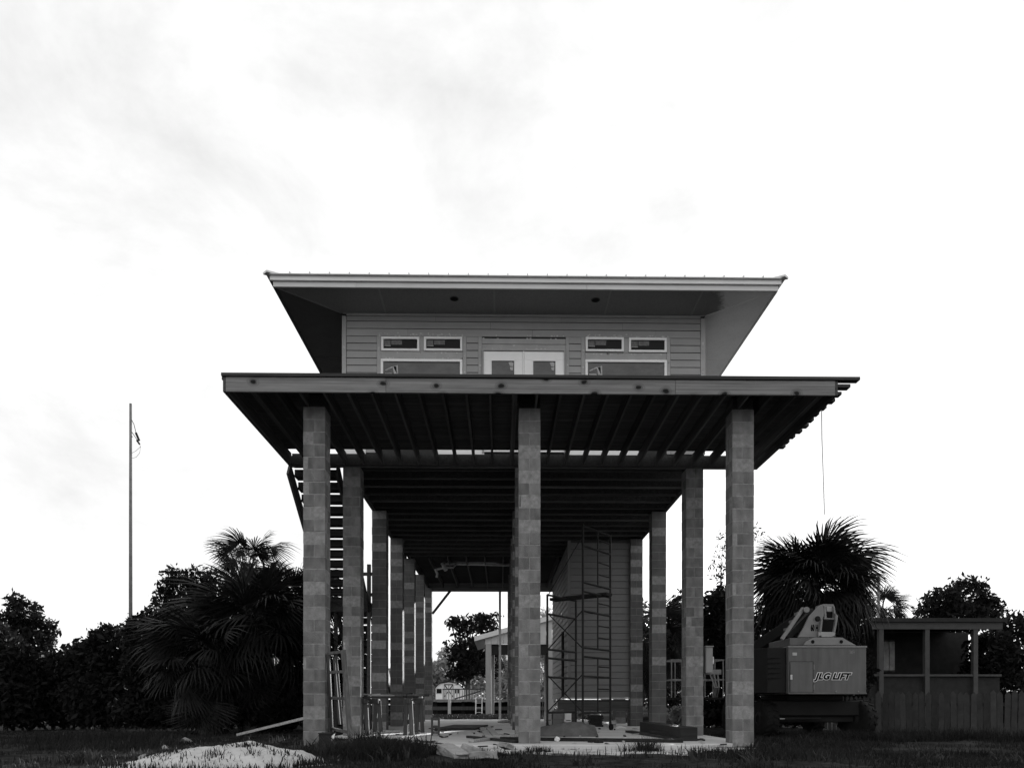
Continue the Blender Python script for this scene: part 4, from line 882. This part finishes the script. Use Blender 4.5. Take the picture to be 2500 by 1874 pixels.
tag(bal.build('balusters', M_cps, dk), kind='stuff')
tag(BAR('gangway', at(1110, 1705, dkY - .8), at(1186, 1682, dkY - .8), .12, .09, M_hor), 'sloping dark gangway rail in front of the boardwalk', 'rail')
q = at(1097, 1735, 47); tag(B('marker_post', (q.x - .09, 47, -.1), (q.x + .09, 47.15, at(1097, 1706, 47).z), M_cps), 'short pale marker post in the grass before the boardwalk', 'post')
ld = thing('metal_ladder', 'short pale metal ladder leaning on the boardwalk beside the carport post', 'ladder', tuple(at(1170, 1740, 48)))
for px in (1162, 1177): MB().tube([at(px - .5, 1742, 47.5), at(px, 1701, 48.6)], .035, 6).build('rail', M_alu, ld)
for py in (1704, 1715, 1727, 1738): MB().tube([at(1162, py, 48.2), at(1177, py, 48.2)], .03, 6).build('rung', M_alu, ld)
# gambrel shed
sY = 80.0; sh = thing('garden_shed', 'white gambrel garden shed with cross-braced double door', 'shed', (at(1096, 1700, sY).x, sY, 0))
P_ = lambda x, y: (at(x, y, sY).x, at(x, y, sY).z)
MB().prism([P_(1063, 1735), P_(1129, 1735), P_(1128, 1676), P_(1118, 1667.5), P_(1096, 1664), P_(1075, 1667.5), P_(1064, 1676)], 'Y', sY, sY + 4).build('wall', M_white, sh)
rp = [P_(1062, 1677), P_(1074, 1666.5), P_(1096, 1662.8), P_(1119, 1666.5), P_(1131, 1677)]
for k in range(4): MB().bar((rp[k][0], sY + 2, rp[k][1]), (rp[k + 1][0], sY + 2, rp[k + 1][1]), 4.3, .08).build('roof_plane', M_liftd, sh)
d0, d1 = P_(1085, 1730), P_(1106, 1670)
dr = B('door', (d0[0], sY - .04, d0[1]), (d1[0], sY - .005, d1[1]), M_white, sh)
for a, c in (((d0[0], d0[1]), (d0[0], d1[1])), ((d1[0], d0[1]), (d1[0], d1[1])), ((d0[0], d1[1]), (d1[0], d1[1])), ((d0[0], (d0[1] + d1[1]) / 2), (d1[0], d1[1])), ((d0[0], d1[1]), (d1[0], (d0[1] + d1[1]) / 2)), (((d0[0] + d1[0]) / 2, d0[1]), ((d0[0] + d1[0]) / 2, d1[1]))):
    BAR('door_brace', (a[0], sY - .06, a[1]), (c[0], sY - .06, c[1]), .03, .09, M_liftd, dr)
for px in (1072, 1117): q = P_(px, 1680); wn_ = B('window', (q[0] - .27, sY - .04, q[1] - .5), (q[0] + .27, sY - .005, q[1]), M_liftd, sh); B('pane', (q[0] - .2, sY - .05, q[1] - .43), (q[0] + .2, sY - .042, q[1] - .07), M_pane, wn_)

# ------------------------------------------------------------------ plants
def leaf_cloud(name, blobs, n, size, m_, parent, seed, droop=0.0, shell=.55):
    """leaf-sized quads spread through overlapping ellipsoid clumps; blobs: (cx,cy,cz,rx,ry,rz)"""
    r = np.random.default_rng(seed); bl_ = np.array(blobs); vol = bl_[:, 3] * bl_[:, 4] * bl_[:, 5]; k = r.choice(len(bl_), n, p=vol ** .8 / (vol ** .8).sum())
    d = r.normal(size=(n, 3)); d /= np.linalg.norm(d, axis=1)[:, None]; rad = r.uniform(0, 1, n) ** (1 / 3) * (1 - shell) + shell * r.uniform(.55, 1.08, n)
    c = bl_[k, :3] + d * rad[:, None] * bl_[k, 3:6]
    # break up into twigs
    c += (r.normal(size=(n, 3)) * size * .8)
    a = r.normal(size=(n, 3)); a[:, 2] -= droop; a /= np.linalg.norm(a, axis=1)[:, None]; b_ = np.cross(a, r.normal(size=(n, 3))); b_ /= np.linalg.norm(b_, axis=1)[:, None]
    s = size * (.45 + 1.4 * r.uniform(0, 1, n) ** 1.6)[:, None]
    v = np.stack([c - a * s, c + b_ * s * .42, c + a * s, c - b_ * s * .42], 1).reshape(-1, 3)
    me_ = bpy.data.meshes.new(name); me_.vertices.add(4 * n); me_.vertices.foreach_set('co', v.ravel()); me_.loops.add(4 * n); me_.loops.foreach_set('vertex_index', np.arange(4 * n))
    me_.polygons.add(n); me_.polygons.foreach_set('loop_start', np.arange(n) * 4); me_.polygons.foreach_set('loop_total', np.full(n, 4)); me_.update()
    return link(name, me_, m_, parent)
def tree(name, lab, base, blobs, n, size, m_, seed, cat='tree', trunk_r=.12, group=None, limbs=True, shell=.55):
    o = thing(name, lab, cat, tuple(base), group); base = Vector(base); rr = random.Random(seed)
    top = Vector((sum(b_[0] for b_ in blobs) / len(blobs), sum(b_[1] for b_ in blobs) / len(blobs), max(b_[2] for b_ in blobs)))
    tm = MB(); fork = base.lerp(top, .42) + Vector((rr.uniform(-.15, .15), 0, 0)); tm.tube([base - Vector((0, 0, .2)), base.lerp(fork, .5) + Vector((rr.uniform(-.1, .1), 0, 0)), fork], [trunk_r * 1.25, trunk_r, trunk_r * .8], 8)
    tr_ = tm.build('trunk', M_bark, o, smooth=True)
    for b_ in blobs:
        c = Vector(b_[:3]); mid = fork.lerp(c, .5) + Vector((rr.uniform(-.2, .2), rr.uniform(-.2, .2), rr.uniform(-.1, .25)))
        MB().tube([fork - Vector((0, 0, .1)), mid, c], [trunk_r * .55, trunk_r * .35, trunk_r * .12], 6).build('limb', M_bark, tr_)
    leaf_cloud('crown', blobs, n, size, m_, o, seed, shell=shell); return o
def blobs_px(lst, Y, dpt=1.0):
    """clumps: (px, py, radius px wide, radius px high, dY)"""
    out = []
    for x, y, rw, rh, dy in lst:
        q = at(x, y, Y + dy); k = (Y + dy) / F; out.append((q.x, Y + dy, q.z, rw * k, rw * k * dpt, rh * k))
    return out

# fan palms
def frond_mesh(name, seed, nl, L_, droop, m_, split=.35):
    r = random.Random(seed); m = MB(); pet = r.uniform(.8, 1.05)
    # petiole along +X, arching
    pts = [Vector((t_ * pet, 0, .10 * math.sin(t_ * 2.2) - droop * .25 * t_ * t_)) for t_ in (0, .33, .66, 1)]
    m.tube(pts, [.022, .017, .014, .012], 5); hub = pts[-1]; slope_ = -droop * .45
    for k in range(nl):
        a = (k / (nl - 1) - .5) * math.radians(255); ln = L_ * (.72 + .28 * math.cos(a * .62)) * r.uniform(.88, 1.08); w = .028 * r.uniform(.8, 1.2)
        d = Vector((math.cos(a), math.sin(a), slope_ + r.uniform(-.1, .1) - .25 * abs(math.sin(a)) + .25)).normalized(); sd_ = Vector((-math.sin(a), math.cos(a), r.uniform(-.35, .35))).normalized()
        p0 = hub; p1 = hub + d * ln * .5; p2 = hub + d * ln * .8 + Vector((0, 0, -droop * ln * .16)); p3 = hub + d * ln * .98 + Vector((0, 0, -droop * ln * r.uniform(.3, .55)))
        m.add([p0 - sd_ * .006, p0 + sd_ * .006, p1 - sd_ * w, p1 + sd_ * w, p2 - sd_ * w * .7, p2 + sd_ * w * .7, p3], [(0, 1, 3, 2), (2, 3, 5, 4), (4, 5, 6)])
    me_ = bpy.data.meshes.new(name); me_.from_pydata(m.v, [], m.f); me_.materials.append(m_); return me_
FR = [frond_mesh('fan_frond', 50 + k, 34, 1.05, .5 + .38 * k, M_palm) for k in range(4)]
FRD = [frond_mesh('dead_frond', 70 + k, 26, .95, 1.6, M_palmd) for k in range(2)]
def palm(lab, base, zc, R, n, nd, seed, tr=.17, group='fan palms'):
    o = thing('fan_palm', lab, 'palm', tuple(base), group); r = random.Random(seed); base = Vector(base); c = Vector((base.x, base.y, zc))
    m = MB(); steps = 9; m.tube([base.lerp(c, k / steps) - Vector((0, 0, .1 * (k == 0))) for k in range(steps + 1)], [tr * (1.12 if k % 2 else 1) for k in range(steps + 1)], 12); tk = m.build('trunk', M_bark, o)
    for k in range(16): # old boots
        an = k * 2.4; z = zc - .1 - k * .06; BAR('leaf_base', (c.x + tr * .9 * math.cos(an), c.y + tr * .9 * math.sin(an), z), (c.x + (tr + .18) * math.cos(an), c.y + (tr + .18) * math.sin(an), z + .22), .07, .03, M_bark, tk)
    for k in range(n + nd):
        dead = k >= n; f = bpy.data.objects.new('frond', r.choice(FRD) if dead else r.choice(FR)); col.objects.link(f); f.parent = o; f.matrix_parent_inverse = Matrix.Translation(o.location).inverted()
        az = k * 2.39996 + r.uniform(-.3, .3)
        if dead: el = math.radians(r.uniform(-82, -48))
        else: el = math.radians(82 - 125 * ((k + .5) / n) ** .85 + r.uniform(-9, 9))
        s = R / 2.0 * r.uniform(.85, 1.12) * (1.0 if not dead else .95); f.scale = (s, s, s)
        f.rotation_mode = 'XYZ'; mtx = Matrix.Rotation(az, 4, 'Z') @ Matrix.Rotation(-el, 4, 'Y') @ Matrix.Rotation(r.uniform(-.5, .5), 4, 'X')
        f.rotation_euler = mtx.to_euler(); f.location = c + Vector((tr * .6 * math.cos(az), tr * .6 * math.sin(az), r.uniform(-.25, .15) - (.35 if dead else 0)))
    return o
# right palm behind the lift
q = at(1985, 1425, 19.3); palm('dense fan palm with drooping dead fronds behind the boom lift', (q.x, 19.3, 0), q.z, 1.72, 92, 56, 5)
# left palms
q = at(612, 1530, 19.0); palm('broad fan palm with a full crown in the dark thicket beside the left column', (q.x, 19.0, 0), q.z, 1.9, 60, 26, 6)
q = at(606, 1375, 22.0); palm('taller fan palm whose tuft sticks up above the left thicket', (q.x, 22.0, 0), q.z, 1.2, 30, 8, 7, .12)
q = at(712, 1450, 20.5); palm('fan palm half hidden behind the left front column', (q.x, 20.5, 0), q.z, 1.5, 44, 12, 8, .15)
q = at(500, 1600, 17.8); palm('low fan palm at the front of the left thicket', (q.x, 17.8, 0), q.z, 1.5, 40, 16, 9, .14)
q = at(2153, 1490, 48); palm('small distant fan palm beyond the porch roof', (q.x, 48, 0), q.z, 2.0, 30, 8, 10, .15)
q = at(1600, 1560, 30); palm('fan palm between the two farther right columns', (q.x, 30, 0), q.z, 1.9, 40, 12, 11, .16)
# thicket left
tree('leafy_tree', 'round-crowned leafy tree rising behind the left thicket', at(455, 1700, 24.5) * Vector((1, 1, 0)) if False else (at(455, 1700, 24.5).x, 24.5, 0), blobs_px([(440, 1440, 50, 42, 0), (480, 1420, 42, 40, .5), (410, 1470, 38, 40, 0), (500, 1460, 40, 45, .3), (455, 1500, 70, 45, 0), (400, 1520, 40, 40, 0), (520, 1410, 22, 22, 0), (420, 1405, 22, 24, 0)], 24.5), 6200, .075, M_leaf, 21)
def bush(lab, px, Y, lst, n, size, seed, m_=None, name='shrub'): 
    lst = list(lst) + [(px - 38, 1738, 50, 36, -.2), (px + 38, 1742, 50, 36, .1)] if n > 5000 else lst
    return tree(name, lab, (at(px, 1700, Y).x, Y, -.05), blobs_px(lst, Y), n, size, m_ or M_leaf, seed, 'shrub', .05, 'shrubs of the left thicket' if px < 800 else 'shrubs behind the right columns', shell=.4)
bush('dark dense shrub at the far edge of the left thicket', 360, 19, [(345, 1560, 45, 60, 0), (395, 1560, 50, 60, .4), (350, 1650, 50, 70, -.3), (410, 1660, 60, 80, 0), (330, 1600, 24, 50, 0), (380, 1720, 70, 60, 0), (365, 1510, 25, 22, 0)], 15000, .07, 22)
bush('dark shrub in front of the broad palm', 480, 18.6, [(470, 1640, 60, 80, 0), (530, 1680, 70, 90, .3), (450, 1720, 60, 60, 0), (545, 1720, 60, 60, 0)], 12000, .07, 23)
bush('dark shrub filling the gap up to the left column', 660, 19.5, [(640, 1580, 70, 90, .6), (700, 1560, 55, 110, .4), (610, 1680, 70, 80, 0), (690, 1690, 70, 90, 0), (650, 1740, 90, 50, 0), (740, 1640, 60, 90, .6)], 17000, .07, 24)
bush('dark shrub seen between the first two left columns', 815, 25.5, [(815, 1600, 40, 70, 0), (840, 1680, 60, 70, 0), (790, 1690, 50, 70, 0), (890, 1640, 30, 90, 1), (880, 1560, 18, 30, 1)], 12000, .08, 25)
bush('dark shrub left of the utility pole', 255, 20, [(270, 1590, 60, 70, 0), (220, 1620, 60, 60, .4), (290, 1680, 60, 70, 0), (225, 1700, 70, 60, 0), (245, 1560, 26, 26, 0)], 12000, .08, 61)
bush('low dark shrub at the left end of the thicket', 130, 21, [(150, 1640, 60, 50, 0), (90, 1650, 60, 50, .4), (120, 1700, 90, 50, 0), (175, 1610, 30, 30, 0)], 9000, .08, 62)
bush('dark shrub running out of the left side of the view', 15, 20, [(40, 1620, 50, 60, 0), (-10, 1600, 60, 80, .4), (20, 1700, 80, 60, 0), (60, 1680, 40, 50, 0)], 9000, .08, 63)
tree('leafy_tree', 'sparse leafy tree behind the left end of the thicket', (at(60, 1700, 30).x, 30, 0), blobs_px([(60, 1500, 40, 36, 0), (20, 1530, 40, 40, 0), (100, 1540, 40, 34, .5), (70, 1570, 60, 40, 0), (40, 1465, 22, 20, 0)], 30), 4200, .10, M_leaf, 64)
# right side
bush('dark rounded shrub between the two nearest right columns', 1750, 22.5, [(1745, 1510, 45, 70, 0), (1775, 1490, 50, 70, .4), (1740, 1600, 50, 90, 0), (1790, 1600, 60, 100, 0), (1760, 1690, 70, 80, 0), (1725, 1560, 20, 60, 0)], 19000, .07, 26)
bush('dark shrub behind the counterweight of the lift', 1900, 22.0, [(1870, 1560, 60, 80, 0), (1950, 1560, 70, 90, .3), (2040, 1570, 60, 90, 0), (1880, 1670, 70, 80, 0), (2000, 1670, 80, 80, 0), (2080, 1640, 50, 90, 0)], 18000, .08, 27)
tree('thin_tree', 'thin sparse-leaved tree against the sky between the right columns', (at(1762, 1700, 27).x, 27, 0), blobs_px([(1758, 1370, 22, 40, 0), (1748, 1390, 22, 26, 0), (1765, 1320, 20, 30, 0), (1775, 1420, 30, 40, 0), (1850, 1300, 14, 30, 0)], 27), 500, .05, M_leaf, 28, trunk_r=.05)
tree('leafy_tree', 'dark leafy tree behind the middle right column', (at(1650, 1700, 33).x, 33, 0), blobs_px([(1640, 1520, 40, 50, 0), (1665, 1490, 30, 50, 0), (1625, 1580, 40, 60, 0), (1660, 1600, 40, 80, 0), (1650, 1680, 50, 60, 0)], 33), 5200, .10, M_leaf, 29)
tree('leafy_tree', 'leafy tree seen beside the scaffold enclosure', (at(1590, 1700, 36).x, 36, 0), blobs_px([(1580, 1560, 30, 50, 0), (1600, 1620, 35, 70, 0), (1575, 1680, 40, 50, 0), (1560, 1500, 20, 40, 0)], 36), 3000, .10, M_leafm, 30)
bush('dark shrub at the right end behind the picket fence', 2430, 24, [(2420, 1600, 60, 70, 0), (2480, 1580, 60, 90, .5), (2440, 1690, 80, 60, 0), (2385, 1660, 40, 60, 0)], 11000, .09, 65)
tree('leafy_tree', 'leafy tree rising behind the porch house', (at(2330, 1700, 34).x, 34, 0), blobs_px([(2300, 1470, 50, 36, 0), (2360, 1450, 50, 44, .5), (2410, 1490, 40, 40, 0), (2340, 1510, 70, 40, 0), (2260, 1500, 30, 26, 0)], 34), 6000, .11, M_leaf, 66)
# far: oak and woods whose haze is put into the leaf colour
tree('oak_tree', 'dark spreading oak left of the carport', (at(1150, 1735, 57).x, 57, 0), blobs_px([(1172, 1512, 30, 14, 0), (1120, 1520, 26, 12, .5), (1100, 1518, 12, 8, 0), (1205, 1510, 18, 14, 0), (1150, 1530, 34, 14, 0), (1195, 1535, 26, 18, 0), (1128, 1545, 18, 10, 0), (1108, 1585, 22, 16, 0), (1145, 1580, 40, 24, 0), (1180, 1590, 36, 34, 1),
      (1085, 1568, 8, 6, 0), (1120, 1610, 30, 22, 0), (1150, 1625, 36, 26, 0), (1105, 1645, 20, 14, 0), (1135, 1655, 24, 12, 0), (1200, 1620, 30, 40, 1)], 57), 5200, .17, M_leaf, 31, trunk_r=.22)
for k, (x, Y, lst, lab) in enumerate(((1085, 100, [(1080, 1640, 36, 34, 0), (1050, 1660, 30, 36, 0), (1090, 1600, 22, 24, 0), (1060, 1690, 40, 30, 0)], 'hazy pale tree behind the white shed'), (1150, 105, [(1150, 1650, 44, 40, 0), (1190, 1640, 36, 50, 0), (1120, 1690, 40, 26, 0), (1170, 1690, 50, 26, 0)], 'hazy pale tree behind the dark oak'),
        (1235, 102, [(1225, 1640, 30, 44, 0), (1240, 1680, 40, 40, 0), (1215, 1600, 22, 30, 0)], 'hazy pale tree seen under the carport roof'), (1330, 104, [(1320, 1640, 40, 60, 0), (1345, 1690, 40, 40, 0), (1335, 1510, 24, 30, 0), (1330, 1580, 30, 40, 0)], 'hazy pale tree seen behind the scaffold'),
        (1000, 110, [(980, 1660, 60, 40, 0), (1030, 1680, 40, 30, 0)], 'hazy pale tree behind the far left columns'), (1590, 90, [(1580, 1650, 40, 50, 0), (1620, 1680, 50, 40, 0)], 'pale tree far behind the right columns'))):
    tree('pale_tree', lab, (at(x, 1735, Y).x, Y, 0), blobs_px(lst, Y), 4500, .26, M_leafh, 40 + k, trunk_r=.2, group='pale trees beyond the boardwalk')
bush('small pale shrub behind the conduit stubs', 1650, 20.5, [(1648, 1745, 12, 18, 0), (1655, 1735, 10, 14, 0)], 900, .04, 50, M_leafh)
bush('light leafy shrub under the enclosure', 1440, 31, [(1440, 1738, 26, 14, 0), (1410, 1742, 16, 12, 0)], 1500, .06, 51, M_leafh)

# grass
def blades(name, xs, ys, hs, m_, lab, seed, wide=.006, lean=.45):
    r = np.random.default_rng(seed); n = len(xs); zs = ground_z(xs, ys) - .01; an = r.uniform(0, 6.283, n); ln = r.uniform(.1, 1, n) * lean
    dx, dy = np.cos(an) * ln, np.sin(an) * ln; w = wide * r.uniform(.6, 1.5, n); tx, ty = -np.sin(an + r.normal(0, .6, n)), np.cos(an + r.normal(0, .6, n))
    def pt(f, k, s): return np.stack([xs + dx * hs * f + s * tx * w * k, ys + dy * hs * f + s * ty * w * k, zs + hs * (f ** .75 if False else (f - .35 * ln * f * f))], 1)
    def pp(t_, k, s): return np.stack([xs + dx * hs * t_ * t_ + s * tx * w * k, ys + dy * hs * t_ * t_ + s * ty * w * k, zs + hs * (t_ - .35 * ln * t_ * t_)], 1)
    V_ = np.stack([pp(0, 1, -1), pp(0, 1, 1), pp(.55, .8, -1), pp(.55, .8, 1), pp(1, 0, 1)], 1).reshape(-1, 3)
    base = np.arange(n)[:, None] * 5; loops = np.concatenate([base + 0, base + 1, base + 3, base + 2, base + 2, base + 3, base + 4], 1).ravel()
    me_ = bpy.data.meshes.new(name); me_.vertices.add(5 * n); me_.vertices.foreach_set('co', V_.ravel()); me_.loops.add(7 * n); me_.loops.foreach_set('vertex_index', loops)
    me_.polygons.add(2 * n); me_.polygons.foreach_set('loop_start', np.stack([np.arange(n) * 7, np.arange(n) * 7 + 4], 1).ravel()); me_.polygons.foreach_set('loop_total', np.tile([4, 3], n)); me_.update()
    return tag(link(name, me_, m_), lab, 'grass', kind='stuff')
def keep(x, y):
    """1 where grass grows: not on the slab, thin on the trampled sand and on the sand pile"""
    k = np.ones_like(x)
    k[(x > -3.3) & (x < 4.2) & (y > 11.75) & ~((x < -1.9) & (y < 14.85))] = 0
    tram = ((x - 1.7) / 2.4) ** 2 + ((y - 11.3) / 1.15) ** 2; k *= np.clip((tram - .55) * 1.4, .06, 1)
    t2 = ((x + .5) / 1.2) ** 2 + ((y - 12.0) / .9) ** 2; k *= np.clip((t2 - .6) * 2, .1, 1)
    ck_ = ((x + .62) / .42) ** 2 + ((y - 9.1) / .7) ** 2; k *= np.clip((ck_ - .6) * 1.6, .05, 1)
    sp_ = ((x + 3.25) / 1.05) ** 2 + ((y - 9.1) / 1.15) ** 2; k *= np.clip((sp_ - .8) * 1.6, .0, 1)
    return k
n = 240000; x = rng.uniform(-13, 13, n); y = 7.0 + 12 * rng.uniform(0, 1, n) ** 1.5
pk = keep(x, y) * np.clip(.45 + .7 * vnoise(x, y, 1.3, 30), .05, 1); s = rng.uniform(0, 1, n) < pk; x, y = x[s], y[s]
blades('grass', x, y, rng.uniform(.03, .10, len(x)) * (1 + .35 * vnoise(x, y, .9, 31)), M_grass, 'short dark grass over the foreground', 32, .005)
xs, ys, hs = [], [], []
for cx_, cy_, r_, nn, hh in ((-1.5, 9.5, .7, 3600, .22), (-1.8, 10.3, .22, 420, .40), (-1.65, 10.2, .4, 900, .24), (-1.35, 9.0, .5, 1600, .20), (2.15, 10.9, .2, 160, .26), (2.0, 10.7, .3, 160, .18), (-2.6, 11.2, .4, 500, .2), (3.4, 9.9, .9, 1400, .13), (4.6, 11.2, .9, 1300, .14), (5.6, 12.6, 1.0, 1300, .16), (.55, 10.7, .18, 150, .12), (6.1, 14.3, .6, 1600, .26), (7.2, 14.4, .7, 1800, .24), (8.3, 14.6, .7, 1600, .28), (4.9, 13.4, .5, 800, .2), (9.6, 14.5, .8, 1500, .3), (-6.5, 12.5, 1.2, 1500, .2), (-7.5, 14.5, 1.4, 1800, .3)):
    a = rng.uniform(0, 6.283, nn); d = r_ * np.sqrt(rng.uniform(0, 1, nn)); xs.append(cx_ + d * np.cos(a)); ys.append(cy_ + d * np.sin(a)); hs.append(hh * rng.uniform(.4, 1.1, nn))
blades('tall_grass', np.concatenate(xs), np.concatenate(ys), np.concatenate(hs), M_grass, 'long arching grass clumps in the foreground', 33, .005, .8)
gxs, gys = [], []
for k in range(46):
    a, d = rng.uniform(0, 6.283), math.sqrt(rng.uniform(0, 1)); cx_, cy_ = -3.2 + 1.05 * d * math.cos(a), 9.0 + 1.15 * d * math.sin(a); nn = int(rng.integers(8, 45)); r_ = rng.uniform(.03, .14)
    gxs.append(cx_ + rng.normal(0, r_, nn)); gys.append(cy_ + rng.normal(0, r_, nn))
x, y = np.concatenate(gxs), np.concatenate(gys)
dg = bpy.context.evaluated_depsgraph_get(); pile = bpy.data.objects['sand_pile']
bpy.context.view_layer.update()
zz_ = np.array([(lambda h: h[1].z if h[0] else -.06)(pile.ray_cast(Vector((a, c, 2)), Vector((0, 0, -1)))) for a, c in zip(x, y)])
g = blades('sand_grass', x, y, rng.uniform(.03, .12, len(x)), M_grass, 'sparse grass sprouts growing on the sand pile', 35, .005, 1.1)
co = np.empty(len(g.data.vertices) * 3); g.data.vertices.foreach_get('co', co); co = co.reshape(-1, 3); co[:, 2] += np.repeat(np.maximum(zz_, ground_z(x, y)) - ground_z(x, y), 5); g.data.vertices.foreach_set('co', co.ravel())
gxs, gys, ghs = [], [], []
for k in range(70):
    cx_, cy_ = rng.uniform(-5.5, 6.0), rng.uniform(8.2, 13.5)
    if cy_ > 9.9 and -1.2 < cx_ < 4.2: continue
    nn = int(rng.integers(10, 50)); r_ = rng.uniform(.03, .16); hh = rng.uniform(.08, .24); gxs.append(cx_ + rng.normal(0, r_, nn)); gys.append(cy_ + rng.normal(0, r_, nn)); ghs.append(hh * rng.uniform(.4, 1.1, nn))
for cx_, cy_ in ((-2.2, 10.6), (-1.9, 10.1), (-2.5, 10.3), (-1.2, 10.4), (-2.0, 11.3)):
    nn = 60; gxs.append(cx_ + rng.normal(0, .14, nn)); gys.append(cy_ + rng.normal(0, .14, nn)); ghs.append(rng.uniform(.1, .38, nn))
blades('weeds', np.concatenate(gxs), np.concatenate(gys), np.concatenate(ghs), mat('weed_leaf', .04, .6, 2.0, .6, 0, trans=.35, spec=.1), 'broad-leaved weeds sprouting through the foreground grass', 37, .012, 1.0)
n = 30000; x = rng.uniform(-8, 9, n); y = rng.uniform(31.9, 46, n); blades('far_grass', x, y, rng.uniform(.06, .2, n), M_grass, 'dark grass strip beyond the slab', 36, .015)
